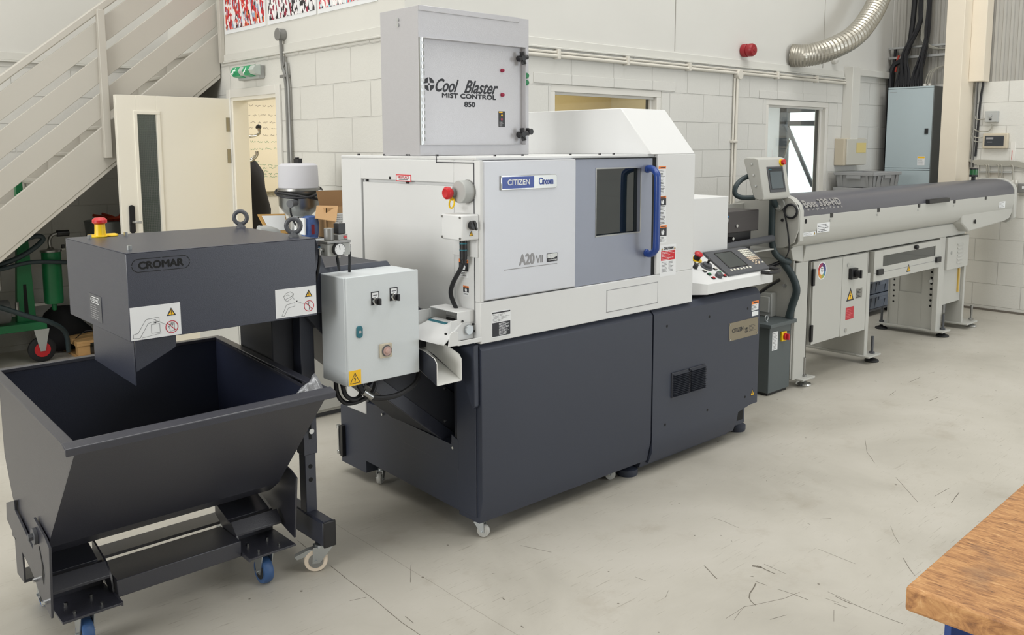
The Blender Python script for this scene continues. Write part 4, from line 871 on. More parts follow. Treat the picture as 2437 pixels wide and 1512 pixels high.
link('belt_cover', MB().prism([(1.80, 1.05), (2.44, .50), (2.44, .38), (2.32, .38), (1.93, .70)], 'y', 2.978, 2.99), slate2, cv)
Fh = FR(hy0); Gh = LF(hx0)
# cut-out lettering, read as dark openings
def fz(u, v): return u, v
text('cut_out_lettering', 'CROMAR', Fh, .966, 1.2885, 1.113, 1.3145, .0, opening_shade, cv, th=.0008, bold=.0016)
ro = MB(); cy_, hr = 1.3015, .021
Fh.line([(.967, cy_+hr), (1.037, cy_+hr)], .0018, 0, .0008, ro); Fh.line([(1.043, cy_+hr), (1.112, cy_+hr)], .0018, 0, .0008, ro)
Fh.line([(.967, cy_-hr), (1.037, cy_-hr)], .0018, 0, .0008, ro); Fh.line([(1.043, cy_-hr), (1.112, cy_-hr)], .0018, 0, .0008, ro)
for (c, a0, a1) in ((1.112, -math.pi/2, -.1), (1.112, .1, math.pi/2), (.967, math.pi/2, math.pi-.1), (.967, math.pi+.1, 1.5*math.pi)): Fh.ring(c, cy_, hr-.0009, hr+.0009, 0, .0008, ro, 8, a0, a1)
link('cut_out_outline', ro, opening_shade, cv)
text('cut_gap', 'I I I', Fh, .981, 1.287, .983, 1.316, .0009, crom, cv, th=.0003) if False else None
def safety_label(u0, v0, u1, v1, kind):
    L_ = link('safety_label', Fh.rect(u0, v0, u1, v1, 0, .0008), paper, cv); w, h = u1-u0, v1-v0
    def q(a, b): return (u0+a*w, v0+b*h)
    n0, n1 = .0008, .0012; d = MB()
    if kind == 0:
        Fh.line([q(.04, .18), q(.04, .07), q(.17, .05), q(.34, .47), q(.44, .5), q(.56, .49), q(.56, .62), q(.32, .60), q(.28, .55), q(.14, .21), q(.04, .18)], .0009, n0, n1, d)
        Fh.line([q(.40, .15), q(.40, .42), q(.57, .42), q(.57, .15), q(.40, .15)], .0009, n0, n1, d); Fh.line([q(.2, .05), q(.6, .12)], .0007, n0, n1, d)
        Fh.line([q(.47, .55), q(.7, .36)], .0008, n0, n1, d); Fh.slab([q(.45, .57), q(.5, .56), q(.49, .52)], n0, n1, d); Fh.slab([q(.44, .46), q(.5, .49), q(.5, .44)], n0, n1, d)
        Fh.line([q(.49, .465), q(.58, .475)], .0008, n0, n1, d)
        cx, cy2 = .81, .27
        hnd = [q(.77, .14), q(.86, .14), q(.865, .38), q(.845, .40), q(.83, .3), q(.825, .41), q(.81, .31), q(.8, .41), q(.785, .31), q(.775, .39), q(.765, .27), q(.735, .31), q(.77, .2), q(.77, .14)]
        Fh.line(hnd, .0008, n0, n1, d)
    else:
        Fh.line([q(.22, .62), q(.38, .70), q(.44, .80), q(.36, .88), q(.26, .84), q(.2, .74), q(.22, .62)], .0009, n0, n1, d); Fh.line([q(.22, .62), q(.28, .55), q(.42, .68), q(.44, .8)], .0009, n0, n1, d); Fh.line([q(.2, .74), q(.3, .78), q(.42, .68)], .0007, n0, n1, d)
        Fh.line([q(.14, .06), q(.2, .06), q(.3, .32), q(.46, .36), q(.46, .48), q(.26, .44), q(.14, .06)], .0009, n0, n1, d)
        Fh.line([q(.5, .52), q(.68, .40)], .0008, n0, n1, d); Fh.slab([q(.49, .54), q(.53, .54), q(.52, .49)], n0, n1, d); Fh.line([q(.45, .58), q(.43, .66)], .0008, n0, n1, d)
        cx, cy2 = .81, .30
        Fh.line([q(.81, .46), q(.8, .32), q(.82, .3), q(.81, .16)], .0022, n0, n1, d)
    link('line_drawing', d, ink, L_)
    c = q(cx, cy2); r = h*.185
    rg = Fh.ring(c[0], c[1], r-.0012, r+.0012, n1, n1+.0004); Fh.line([(c[0]-r*.7, c[1]+r*.7), (c[0]+r*.7, c[1]-r*.7)], .0022, n1, n1+.0004, rg)
    link('prohibition_ring', rg, signred, L_)
    t = q(.81, .62); warn(Fh, t[0], t[1], w*.19, .0008, cv, False)
safety_label(.932, 1.060, 1.094, 1.168, 0); safety_label(1.436, 1.064, 1.6, 1.169, 1)
pl = link('type_plate', Gh.rect(-3.249, 1.078, -3.122, 1.169, 0, .0015), bezel, cv)
link('plate_logo_ring', Gh.line([(-3.225, 1.14), (-3.15, 1.14), (-3.14, 1.15), (-3.15, 1.16), (-3.225, 1.16), (-3.235, 1.15), (-3.225, 1.14)], .002, .0015, .002), paper, pl)
text('plate_lettering', 'CROMAR', Gh, -3.22, 1.145, -3.155, 1.155, .0015, paper, pl, th=.0005)
link('plate_print', Gh.print_lines(-3.24, 1.082, -3.131, 1.134, 7, .0015, .002, seed=31, fill=.3), greyprint, pl)
eb = link('emergency_stop', MB().box(1.00, 1.10, 3.52-.08, 3.56-.08, hz1, hz1+.008).cyl((1.03, 3.44, hz1), (1.03, 3.44, hz1+.006), .03).cyl((1.075, 3.44, hz1), (1.075, 3.44, hz1+.006), .02), yellow, cv, .002)
eb = eb
link('stop_collar', MB().lathe([(.021, 0), (.019, .02), (.018, .045)], (1.035, 3.44, hz1+.004)), yellow, eb)
link('stop_button', MB().lathe([(.018, 0), (.026, .006), (.026, .016), (.018, .024), (.002, .026)], (1.035, 3.44, hz1+.048)), red, eb)
nb = MB()
for x, y in ((.972, 2.94), (.985, 3.40), (1.12, 3.42)): nb.cyl((x, y, hz1), (x, y, hz1+.014), .0075, n=8)
link('stud_nut', nb, zinc, cv)
for x, y in ((1.562, 2.935), (1.585, 3.43)):
    lb2 = MB().tube([(x+.026*math.cos(t)*.82, y-.026*math.cos(t)*.57, hz1+.042+.026*math.sin(t)) for t in [2*math.pi*i/20 for i in range(20)]], .0085, 10, close=True, smooth=0)
    lb2.lathe([(.02, 0), (.019, .006), (.013, .012), (.011, .02)], (x, y, hz1))
    link('lifting_eye', lb2, bezel, cv)
# chute under the head
link('drop_chute', MB().prism([(2.909, .896), (2.909, 1.06), (3.33, 1.06), (3.33, .908)], 'x', .957, .961).prism([(.961, .942), (.961, 1.06), (1.096, 1.06), (1.096, 1.01), (1.088, 1.003)], 'y', 2.905, 2.909).prism([(.961, .98), (.961, 1.06), (1.096, 1.06), (1.096, 1.0)], 'y', 3.34, 3.344), crom, cv, .001)
# leg
link('foot_arm', MB().box(1.630, 1.682, 2.905, 3.52, .115, .217), crom, cv, .008)
link('arm_end_cap', MB().box(1.628, 1.684, 2.896, 2.907, .113, .219), black, cv, .006)
pp = link('leg_post', MB().box(1.632, 1.680, 3.035, 3.085, .215, .46), crom, cv, .003)
ho = MB()
for z in (.35, .405): ho.cyl((1.655, 3.0345, z), (1.655, 3.0335, z), .009, n=12)
link('post_hole', ho, opening_shade, pp)
up_ = link('leg_sleeve', MB().box(1.626, 1.686, 3.03, 3.09, .455, 1.07), crom, cv, .003)
link('sleeve_slot', FR(3.03).slab([(1.649, .52), (1.661, .52), (1.661, .59), (1.649, .59)], 0, .001), opening_shade, up_)
link('clamp_bolt', MB().cyl((1.655, 3.03, .555), (1.655, 3.015, .555), .011, n=12).cyl((1.655, 3.03, .67), (1.655, 3.015, .67), .01, n=12), chrome, up_)
link('rear_post', MB().box(1.60, 1.65, 3.44, 3.49, .2, 1.07), slate2, cv, .003)
link('transition_housing', MB().box(1.54, 1.685, 3.095, 3.38, .60, 1.07), slate2, cv, .004)
caster(cv, 1.652, 2.955, .113, .047, .03, creamtyre, -.5, True)
caster(cv, 1.655, 3.45, .113, .047, .03, creamtyre, .6, False)
# air regulator unit
rg = link('air_regulator', MB().box(1.665, 1.765, 2.872, 2.925, 1.268, 1.315), lightgrey, cv, .003)
link('regulator_cap_block', MB().box(1.663, 1.767, 2.868, 2.928, 1.315, 1.325).cyl((1.69, 2.90, 1.325), (1.69, 2.90, 1.372), .0185, n=20), condgrey, rg, .002)
link('solenoid_coil', MB().box(1.722, 1.755, 2.885, 2.92, 1.348, 1.388), black, rg, .002)
link('solenoid_base', MB().box(1.718, 1.76, 2.88, 2.922, 1.325, 1.346).cyl((1.738, 2.90, 1.386), (1.738, 2.90, 1.394), .008, n=12), condgrey, rg, .002)
link('pressure_gauge', MB().cyl((1.708, 2.872, 1.293), (1.708, 2.853, 1.293), .024), black, rg)
link('gauge_dial', MB().cyl((1.708, 2.853, 1.293), (1.708, 2.851, 1.293), .0215), paper, rg)
Fg = FR(2.851); gm = Fg.line([(1.708, 1.293), (1.704, 1.309)], .0016, 0, .0006)
for k in range(9):
    a_ = math.radians(-40+k*32.5); Fg.line([(1.708+.0165*math.cos(a_), 1.293+.0165*math.sin(a_)), (1.708+.0195*math.cos(a_), 1.293+.0195*math.sin(a_))], .0012, 0, .0006, gm)
link('gauge_markings', gm, ink, rg)
link('red_button', MB().cyl((1.748, 2.88, 1.336), (1.748, 2.876, 1.336), .006, n=12), red, rg)
link('brass_fittings', MB().cyl((1.665, 2.90, 1.292), (1.648, 2.90, 1.292), .008, n=10).cyl((1.648, 2.90, 1.298), (1.648, 2.90, 1.272), .007, n=10).cyl((1.765, 2.90, 1.298), (1.778, 2.90, 1.298), .008, n=10).cyl((1.778, 2.90, 1.304), (1.778, 2.90, 1.275), .0065, n=10).cyl((1.73, 2.90, 1.268), (1.73, 2.90, 1.256), .008, n=10), steel, rg)
link('air_hose', MB().tube([(1.648, 2.90, 1.272), (1.645, 2.905, 1.23), (1.65, 2.94, 1.17)], .006, 8).tube([(1.778, 2.90, 1.275), (1.785, 2.91, 1.24), (1.80, 2.94, 1.19)], .006, 8).tube([(1.73, 2.915, 1.27), (1.738, 2.92, 1.235), (1.76, 2.95, 1.20)], .006, 8), cable, rg)
# control box
bx0, bx1, by0, by1, bz0, bz1 = 1.696, 2.030, 2.80, 2.985, .770, 1.191
link('control_box', MB().box(bx0, bx1, by0+.012, by1, bz0, bz1-.002), cabw, cv, .004)
dr2 = link('control_box_door', MB().box(bx0+.002, bx1, by0, by0+.012, bz0+.002, bz1), cabw, cv, .003)
Fc = FR(by0)
def cx_(u, z): return u*.9655, 1.68+(z-1.68)*.9655
for u, z in ((1.891, 1.068), (1.980, 1.075)):
    a_, b_ = cx_(u, z)
    sp_ = link('selector_plate', Fc.rect(a_-.019, b_-.016, a_+.017, b_+.036, 0, .002), ink, cv)
    link('selector_legend', Fc.rect(a_-.015, b_+.013, a_+.013, b_+.032, .002, .0025), paper, sp_)
    link('legend_print', Fc.rect(a_-.011, b_+.021, a_+.009, b_+.0235, .0025, .0028), ink, sp_)
    link('selector_ring', MB().lathe([(.0165, 0), (.0165, .012), (.014, .014)], Fc.p(a_, b_, .002), Fc.N), chrome, sp_)
    link('selector_handle', MB().lathe([(.0135, 0), (.0135, .012), (.011, .014)], Fc.p(a_, b_, .012), Fc.N).box(a_-.004, a_+.004, by0-.038, by0-.02, b_-.013, b_+.013), black, sp_, .001)
a_, b_ = cx_(1.813, .953)
lk = link('door_lock', Fc.slab([(a_+.0125*math.cos(t)*1.05, b_+.0125*math.sin(t)+(.011 if math.sin(t) > 0 else -.011)) for t in [i*math.pi/10+.01 for i in range(20)]], 0, .006), teal, cv, .001)
link('lock_barrel', Fc.disc(a_, b_, .006, .006, .007), steel, lk)
a_, b_ = cx_(1.932, .860)
tm = link('timer_dial_housing', Fc.rect(a_-.026, b_-.028, a_+.026, b_+.028, 0, .012), beige, cv, .002)
link('timer_dial', MB().lathe([(.022, 0), (.021, .005)], Fc.p(a_, b_, .012), Fc.N), bezel, tm)
link('timer_knob', MB().lathe([(.010, 0), (.009, .01), (.002, .011)], Fc.p(a_, b_, .017), Fc.N).lathe([(.0185, 0), (.0185, .001)], Fc.p(a_, b_, .0165), Fc.N), mat('pink_grey_knob', (190, 160, 152), .5), tm)
yl = link('electric_hazard_label', Fc.rect(bx0+.004, bz0+.004, bx0+.058, bz0+.062, 0, .0008), signyel, cv)
link('hazard_outline', Fc.line([(bx0+.010, bz0+.012), (bx0+.052, bz0+.012), (bx0+.031, bz0+.052), (bx0+.010, bz0+.012)], .0022, .0008, .0012), ink, yl)
link('hazard_bolt', Fc.line([(bx0+.033, bz0+.042), (bx0+.027, bz0+.030), (bx0+.034, bz0+.030), (bx0+.029, bz0+.017)], .003, .0008, .0012), ink, yl)
cb_ = MB()
cb_.tube([(1.73, 2.9, .77), (1.735, 2.89, .72), (1.76, 2.88, .695), (1.80, 2.885, .70), (1.83, 2.89, .77)], .0095, 8)
cb_.tube([(1.72, 2.93, .77), (1.72, 2.92, .715), (1.75, 2.91, .675), (1.81, 2.90, .675), (1.87, 2.90, .70), (1.90, 2.91, .77)], .0095, 8)
cb_.tube([(1.78, 2.87, .76), (1.80, 2.86, .72), (1.83, 2.855, .695), (1.90, 2.85, .68), (1.98, 2.85, .685), (2.06, 2.86, .72), (2.11, 2.92, .78), (2.13, 2.99, .84)], .011, 8)
link('power_cables', cb_, cable, cv)
link('cable_glands', MB().cyl((1.73, 2.9, .77), (1.735, 2.893, .745), .013, n=10).cyl((1.80, 2.88, .77), (1.803, 2.873, .742), .013, n=10).cyl((1.86, 2.9, .77), (1.86, 2.9, .742), .013, n=10), black, cv)
link('cable_plug', MB().cyl((1.80, 2.86, .722), (1.835, 2.853, .693), .014, n=10), steel, cv)

# ------------------------------------------------------------------ tipping skip on wheels
sk2 = thing('tipping_skip', (1.1, 3.2, 0), 'dark grey wheeled tipping skip standing open under the conveyor head', 'skip')
X0, X1 = .688, 1.505
pout = [(2.635, .812), (3.02, .385), (3.09, .335), (3.18, .315), (3.30, .325), (3.46, .42), (3.54, .56), (3.545, .87)]
def shell(y_, z_):
    return y_, z_
sh = MB(); t_ = .004
# end walls
stp = [(2.96, .25), (2.98, .2), (3.0, .19)]
for xa, xb in ((X0, X0+t_), (X1-t_, X1)): sh.prism(pout, 'x', xa, xb)
link('skip_end_walls', sh, binm, sk2, .001)
bw = MB()
for (y0, z0), (y1, z1) in zip(pout, pout[1:]):
    nx, nz = (z1-z0), -(y1-y0); L_ = math.hypot(nx, nz); nx, nz = nx/L_*t_, nz/L_*t_
    bw.prism([(y0, z0), (y1, z1), (y1-nx*(-1), z1-nz*(-1)), (y0-nx*(-1), z0-nz*(-1))], 'x', X0, X1)
link('skip_curved_shell', bw, binm, sk2)
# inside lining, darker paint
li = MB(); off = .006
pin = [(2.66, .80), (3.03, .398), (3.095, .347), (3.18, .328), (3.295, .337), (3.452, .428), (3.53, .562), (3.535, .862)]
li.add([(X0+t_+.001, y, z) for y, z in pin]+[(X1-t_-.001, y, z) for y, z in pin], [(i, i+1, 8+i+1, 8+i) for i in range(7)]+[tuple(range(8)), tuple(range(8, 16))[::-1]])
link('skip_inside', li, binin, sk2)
# rim
rim = MB()
rim.prism([(2.609, .805), (2.609, .829), (2.645, .840), (2.66, .832), (2.64, .826), (2.62, .82)], 'x', .656, 1.532)
link('front_rim', rim, binm, sk2, .003)
srm = MB()
for xa, xb in ((X0-.026, X0+.006), (X1-.006, X1+.026)): srm.add([(x, y, z) for x in (xa, xb) for y, z in ((2.63, .824), (2.63, .832), (3.545, .868), (3.545, .876))], [(0, 1, 3, 2), (4, 6, 7, 5), (0, 4, 5, 1), (2, 3, 7, 6), (0, 2, 6, 4), (1, 5, 7, 3)])
srm.box(X0-.02, X1+.02, 3.532, 3.565, .862, .876)
link('side_and_rear_rim', srm, binm, sk2, .002)
# base frame
fb = MB().box(.70, 1.50, 3.10, 3.17, .235, .30) if False else MB()
for x in (.676, 1.545):
    fb.prism([(2.98, .158), (3.117, .19), (3.166, .223), (3.22, .242), (3.429, .287), (3.528, .318), (3.515, .384), (3.387, .433), (3.387, .397), (3.162, .33), (3.124, .455), (2.992, .428), (2.95, .41)], 'x', x, x+.008)
link('side_cheek_plate', fb, binm, sk2, .001)
for x0 in (.700, 1.348):
    link('caster_step', MB().box(x0, x0+.185, 2.945, 3.13, .142, .150).prism([(3.05, .200), (3.09, .240), (3.09, .248), (3.05, .210)], 'x', x0-.008, x0+.182).box(x0-.004, x0+.182, 3.128, 3.134, .142, .236).prism([(3.12, .239), (3.22, .270), (3.22, .278), (3.12, .247)], 'x', x0-.008, x0+.165), binm, sk2, .001)
    nu = MB()
    for dx, dy in ((.045, .02), (.04, .10), (.13, .02), (.12, .10)): nu.cyl((x0+dx, 2.955+dy, .150), (x0+dx, 2.955+dy, .160), .0065, n=6)
    link('step_bolt', nu, chrome, sk2)
    link('step_side', MB().prism([(2.945, .138), (3.06, .138), (3.24, .235), (3.24, .275), (3.09, .238), (3.05, .204), (3.03, .155), (2.945, .152)], 'x', x0+.183 if x0 < 1 else x0-.006, x0+.189 if x0 < 1 else x0), binm, sk2)
    caster(sk2, x0+.085, 3.02, .142, .052, .036, bluep, math.pi/2, False, True)
link('fork_cross_beam', MB().box(.892, 1.342, 3.01, 3.19, .138, .20), binm, sk2, .003)
link('rear_fork_pocket', MB().box(.684, 1.545, 3.42, 3.50, .26, .32), binm, sk2, .003)
link('pocket_bracket', MB().prism([(3.40, .292), (3.415, .24), (3.287, .212), (3.225, .242)], 'x', .69, .694), slate2, sk2)
link('pivot_bolt', MB().cyl((.676, 3.10, .40), (.664, 3.10, .40), .028, n=20).cyl((.664, 3.10, .40), (.65, 3.10, .40), .013, n=6), bezel, sk2, .001)
link('cheek_slot', LF(.676).slab([(-3.045, .25), (-3.028, .29), (-3.035, .32), (-3.07, .375), (-3.075, .37), (-3.05, .32), (-3.055, .27)], 0, .001), opening_shade, sk2)
link('cheek_bolts', MB().cyl((.676, 3.13, .235), (.663, 3.13, .235), .007, n=8).cyl((.676, 3.02, .20), (.66, 3.02, .20), .008, n=8).cyl((1.553, 3.03, .2), (1.56, 3.03, .2), .007, n=8), chrome, sk2)
link('rear_caster_mount', MB().box(.684, 1.545, 3.36, 3.46, .13, .142).box(.684, .69, 3.36, 3.46, .142, .30).box(1.539, 1.545, 3.36, 3.46, .142, .30), binm, sk2)
for x in (.76, 1.45): caster(sk2, x, 3.41, .13, .047, .034, bluep, math.pi/2, False, True)
bg = MB(); rr = random.Random(4); nn = 9; vs = []
for i in range(nn):
    for j in range(5):
        u = i/(nn-1); v = j/4
        vs.append((1.395+.105*u+rr.uniform(-.004, .004), 2.64+.03*(1-u)+.05*v*u+rr.uniform(-.006, .006), .828+.05*v*(.12+u)+rr.uniform(-.004, .004)-.012*(1-u)))
bg.add(vs, [(i*5+j, i*5+j+1, (i+1)*5+j+1, (i+1)*5+j) for i in range(nn-1) for j in range(4)])
o = link('plastic_bag', bg, plastic, ang=80); m_ = o.modifiers.new('t', 'SOLIDIFY'); m_.thickness = .004
tag(o, 'crumpled clear plastic bag caught in the front right corner of the dark skip', 'plastic bag')
# ------------------------------------------------------------------ bar feeder
bf = thing('bar_feeder', (7.2, 3.2, 0), 'long light grey bar feeder with dark grey lid on steel legs', 'bar feeder')
x0, x1 = 5.255, 9.20
low = [(2.945, 1.211), (2.944, 1.13), (2.955, 1.07), (2.985, 1.025), (3.03, 1.0), (3.36, 1.0), (3.36, 1.211)]
link('lower_housing', MB().prism(low, 'x', x0, x1), feedw, bf, .003, ang=50)
lid = [(2.947, 1.211), (2.948, 1.245), (2.965, 1.285), (3.0, 1.318), (3.055, 1.338), (3.12, 1.345), (3.25, 1.34), (3.32, 1.31), (3.36, 1.26), (3.36, 1.211)]
link('dark_lid', MB().prism(lid, 'x', x0+.005, x1-.045), feedd, bf, 0, ang=50)
big = lambda d, s=1: [(2.944-d, 1.13), (2.945-d, 1.25), (2.965-d, 1.295), (3.0, 1.328+d), (3.055, 1.35+d), (3.12, 1.357+d), (3.25, 1.352+d), (3.40, 1.30), (3.47, 1.27), (3.47, 1.0), (3.20, .985), (3.05, 1.0), (2.975, 1.04)]
link('left_end_plate', MB().prism(big(.0), 'x', 5.20, 5.212).prism([(2.94, 1.05), (2.943, 1.25), (2.963, 1.295), (3.0, 1.33), (3.055, 1.352), (3.12, 1.358), (3.12, 1.345), (3.0, 1.318), (2.958, 1.285), (2.955, 1.05)], 'x', 5.212, 5.26), feedw, bf, .003, ang=50)
link('right_end_cap', MB().prism([(2.938, .98), (2.94, 1.25), (2.96, 1.295), (3.0, 1.33), (3.055, 1.352), (3.12, 1.358), (3.25, 1.355), (3.37, 1.30), (3.37, .95), (3.0, .93)], 'x', x1-.04, x1+.02), feedw, bf, .004, ang=50)
link('deep_end_housing', MB().prism([(7.95, 1.0), (8.12, .915), (8.95, .955), (9.10, .975), (9.20, 1.06), (9.20, 1.15), (7.95, 1.15)], 'y', 2.955, 3.35), feedw, bf, .012)
Ff = FR(2.945)
br_ = MB()
for x in (5.63, 6.33, 7.03, 7.73, 8.43): Ff.rect(x-.018, 1.185, x+.018, 1.213, 0, .004, br_)
link('lid_catch_notch', br_, black, bf)
ci = MB()
for x in (5.61, 6.31, 7.01, 7.71): ci.cyl(Ff.p(x, 1.165), Ff.p(x, 1.165, .006), .008, n=8)
link('catch_screw', ci, chrome, bf)
link('lid_handle', MB().box(7.16, 7.56, 2.915, 2.95, 1.207, 1.242), black, bf, .004)
fh = MB(); Ff.disc(5.29, 1.178, .016, -.01, .001, fh); Ff.disc(8.22, 1.0, .02, .0, .001, fh, 16)
link('side_hole', fh, opening_shade, bf)
l1 = link('instruction_label', Ff.rect(5.44, 1.09, 5.61, 1.155, 0, .001), paper, bf)
link('label_print', Ff.print_lines(5.45, 1.094, 5.60, 1.15, 5, .001, .0015, seed=40, fill=.3), ink, l1)
l2 = link('instruction_label', Ff.rect(5.265, 1.078, 5.425, 1.104, 0, .001), paper, bf)
link('label_print', Ff.print_lines(5.27, 1.081, 5.385, 1.102, 3, .001, .0015, seed=41, fill=.3), greyprint, l2)
warn(Ff, 5.408, 1.082, .022, .001, bf, False)
l3 = link('instruction_label', Ff.rect(8.78, 1.09, 8.93, 1.15, 0, .001), paper, bf)
link('label_print', Ff.print_lines(8.79, 1.095, 8.92, 1.145, 4, .001, .0015, seed=42, fill=.3), greyprint, l3)
# lettering follows the curved lid: tilt the frame
Kl = Frame((0, 2.954, 1.262), (1, 0, 0), Vector((0, .040, .052))); Kk = Frame((0, 2.9475, 1.2435), (1, 0, 0), Vector((0, .017, .040)))
lgm = mat('lid_print_grey', (150, 148, 146), .5)
text('model_lettering', 'Boss 338-HD', Kl, 5.29, .002, 5.79, .062, .005, lgm, bf, bold=.003)
text('model_lettering', 's u p e r f a s t', Kk, 5.31, .000, 5.79, .019, .001, lgm, bf, bold=.001)
# beam under the trough
link('support_beam', MB().prism([(3.05, .88), (3.03, .99), (3.05, 1.003), (3.34, 1.003), (3.36, .88)], 'x', 5.46, 8.29).prism([(5.33, .905), (5.30, .985), (5.36, 1.003), (5.46, 1.003), (5.46, .88)], 'y', 3.05, 3.34), feedw, bf, .004)
def support(xp, ya, yb, name='leg_frame', win=None):
    m_ = MB()
    if win:
        a, b, c, d = win; m_.box(xp, xp+.006, ya, a, .05, .88).box(xp, xp+.006, b, yb, .05, .88).box(xp, xp+.006, a, b, .05, c).box(xp, xp+.006, a, b, d, .88)
    else: m_.box(xp, xp+.006, ya, yb, .05, .88)
    m_.box(xp-.02, xp+.0, ya, ya+.004, .05, .88)
    return m_
def foot(x, y, rod=True, dark=True):
    f_ = link('levelling_foot', MB().lathe([(.05, 0), (.054, .006), (.05, .016), (.022, .026), (.014, .03), (.014, .05)], (x, y, 0)), rubber if dark else chrome, bf)
    if rod: link('threaded_rod', MB().cyl((x, y, .03), (x, y, .20), .0105, n=12).cyl((x, y, .064), (x, y, .078), .021, n=6), steel if not dark else bezel, f_)
lg_ = [(5.36, None), (6.435, None), (7.79, (3.20, 3.50, .36, .68)), (8.31, None)]
link('leg_channel', MB().box(5.385, 5.545, 3.05, 3.06, .06, .88).box(5.375, 5.385, 3.05, 3.75, .06, .88).box(5.535, 5.545, 3.05, 3.35, .06, .88), feedw, bf, .002)
link('foot_plate', MB().box(5.43, 5.60, 3.0, 3.12, .05, .064), feedw, bf, .003); foot(5.53, 3.05, True, False)
link('leg_channel', MB().box(6.432, 6.478, 3.05, 3.056, .06, .705).box(6.425, 6.432, 3.05, 3.56, .06, .87), feedw, bf, .002)
link('foot_plate', MB().box(6.40, 6.60, 2.995, 3.10, .05, .064).box(6.41, 6.48, 3.10, 3.70, .05, .066), feedw, bf, .003); foot(6.54, 3.04); foot(6.44, 3.66, False)
ps3 = MB().box(7.79, 7.796, 3.09, 3.20, .05, .88).box(7.79, 7.796, 3.40, 3.49, .05, .88).box(7.79, 7.796, 3.20, 3.40, .05, .37).box(7.79, 7.796, 3.20, 3.40, .70, .88).box(7.79, 7.87, 3.05, 3.056, .05, .88).box(7.75, 7.79, 3.05, 3.09, .05, .88).box(7.77, 7.79, 3.485, 3.49, .05, .64)
link('leg_frame', ps3, feedw, bf, .002)
link('cavity_back', MB().box(7.90, 7.904, 3.15, 3.45, .35, .75), feedw, bf)
hs = MB()
for k in range(8): hs.cyl((7.7885, 3.12, .27+k*.05), (7.7895, 3.12, .27+k*.05), .011, n=10); hs.cyl((7.7885, 3.445, .27+k*.05), (7.7895, 3.445, .27+k*.05), .009, n=10)
link('slot_hole', hs, opening_shade, bf)
link('frame_bolt', MB().cyl((7.79, 3.12, .49), (7.776, 3.12, .49), .017, n=6).cyl((7.79, 3.12, .64), (7.776, 3.12, .64), .015, n=6).cyl((7.79, 3.445, .55), (7.776, 3.445, .55), .015, n=6), chrome, bf)
link('foot_plate', MB().box(7.76, 7.93, 2.99, 3.58, .045, .062), feedw, bf, .003); foot(7.86, 3.03); foot(7.80, 3.55)
link('leg_channel', MB().box(8.325, 8.36, 3.05, 3.056, .05, .875).box(8.318, 8.325, 3.05, 3.6, .05, .875), feedw, bf, .002)
link('foot_plate', MB().box(8.30, 8.55, 2.99, 3.62, .04, .055), feedw, bf, .003); foot(8.50, 3.03, True, False)
# electrical cabinet
link('cabinet_shell', MB().box(5.60, 6.425, 3.062, 3.42, .275, .868), feedw, bf, .003)
link('cabinet_door', MB().box(5.607, 6.022, 3.048, 3.062, .275, .866), feedw, bf, .002)
link('cabinet_door', MB().box(6.027, 6.415, 3.048, 3.062, .268, .866), feedw, bf, .002)
Fk = FR(3.048)
hz = MB()
for z in (.70, .30): hz.box(5.585, 5.612, 3.035, 3.05, z, z+.12)
link('door_hinge', hz, black, bf, .002)
link('door_lock', MB().cyl(Fk.p(6.105, .80), Fk.p(6.105, .80, .006), .016, n=16).cyl(Fk.p(6.105, .31), Fk.p(6.105, .31, .006), .016, n=16), chrome, bf)
ms = link('main_switch', MB().box(6.12, 6.215, 3.02, 3.048, .69, .772), black, bf, .003)
link('switch_handle', MB().cyl((6.18, 3.02, .73), (6.18, 2.985, .73), .028, n=20).box(6.172, 6.188, 2.975, 2.99, .70, .76), black, ms, .002)
warn(Fk, 6.16, .525, .115, 0, bf)
bp2 = link('type_plate', Fk.rect(6.245, .53, 6.345, .605, 0, .0015), steel, bf)
link('plate_print', Fk.print_lines(6.255, .535, 6.335, .598, 6, .0015, .002, seed=44, fill=.5), ink, bp2)
rs = link('red_notice', Fk.rect(6.10, .385, 6.225, .478, 0, .001), mat('print_red2', (186, 52, 62), .6), bf)
link('notice_print', Fk.print_lines(6.112, .395, 6.213, .468, 6, .001, .0014, seed=45, fill=.25), mat('notice_pink', (214, 120, 124), .6), rs)
cw = link('colour_wheel_sticker', Fk.disc(5.722, .795, .064, 0, .0008, n=36), paper, bf)
cols = [(150, 40, 90), (178, 46, 60), (214, 120, 60), (222, 160, 70), (160, 170, 80), (70, 130, 170), (40, 60, 130), (80, 50, 110)]
for k, c in enumerate(cols):
    link('wheel_segment', Fk.ring(5.722, .795, .030, .056, .0008, .0012, None, 6, math.radians(60+22+k*45-45*0), math.radians(60+22+k*45+45)), mat('wheel_%d' % k, c, .5), cw)
text('sticker_figure', '4.0', Fk, 5.708, .786, 5.737, .803, .0008, ink, cw, th=.0005)
link('sticker_print', Fk.rect(5.706, .809, 5.740, .813, .0008, .0012), ink, cw)
# middle tray with a window
link('middle_tray', MB().box(6.49, 7.72, 3.04, 3.36, .632, .868).box(6.49, 7.72, 3.03, 3.04, .632, .694).box(6.49, 6.635, 3.03, 3.04, .694, .868).box(7.615, 7.72, 3.03, 3.04, .694, .868).box(6.635, 7.615, 3.03, 3.04, .694, .739).box(6.635, 7.615, 3.03, 3.04, .823, .868), feedw, bf, .002)
link('tray_window', MB().box(6.635, 7.615, 3.036, 3.039, .739, .823), glassd, bf)
link('tray_seam', FR(3.03).rect(6.49, .694, 7.72, .697, 0, .001), greyprint, bf)
hg2 = MB()
for x in (6.575, 7.66): hg2.box(x-.045, x+.045, 3.012, 3.03, .68, .725)
link('tray_latch', hg2, black, bf, .003)
link('tray_knob', MB().lathe([(.014, 0), (.02, .012), (.02, .022), (.01, .03)], (7.2, 3.03, .848), (0, -1, 0)), black, bf)
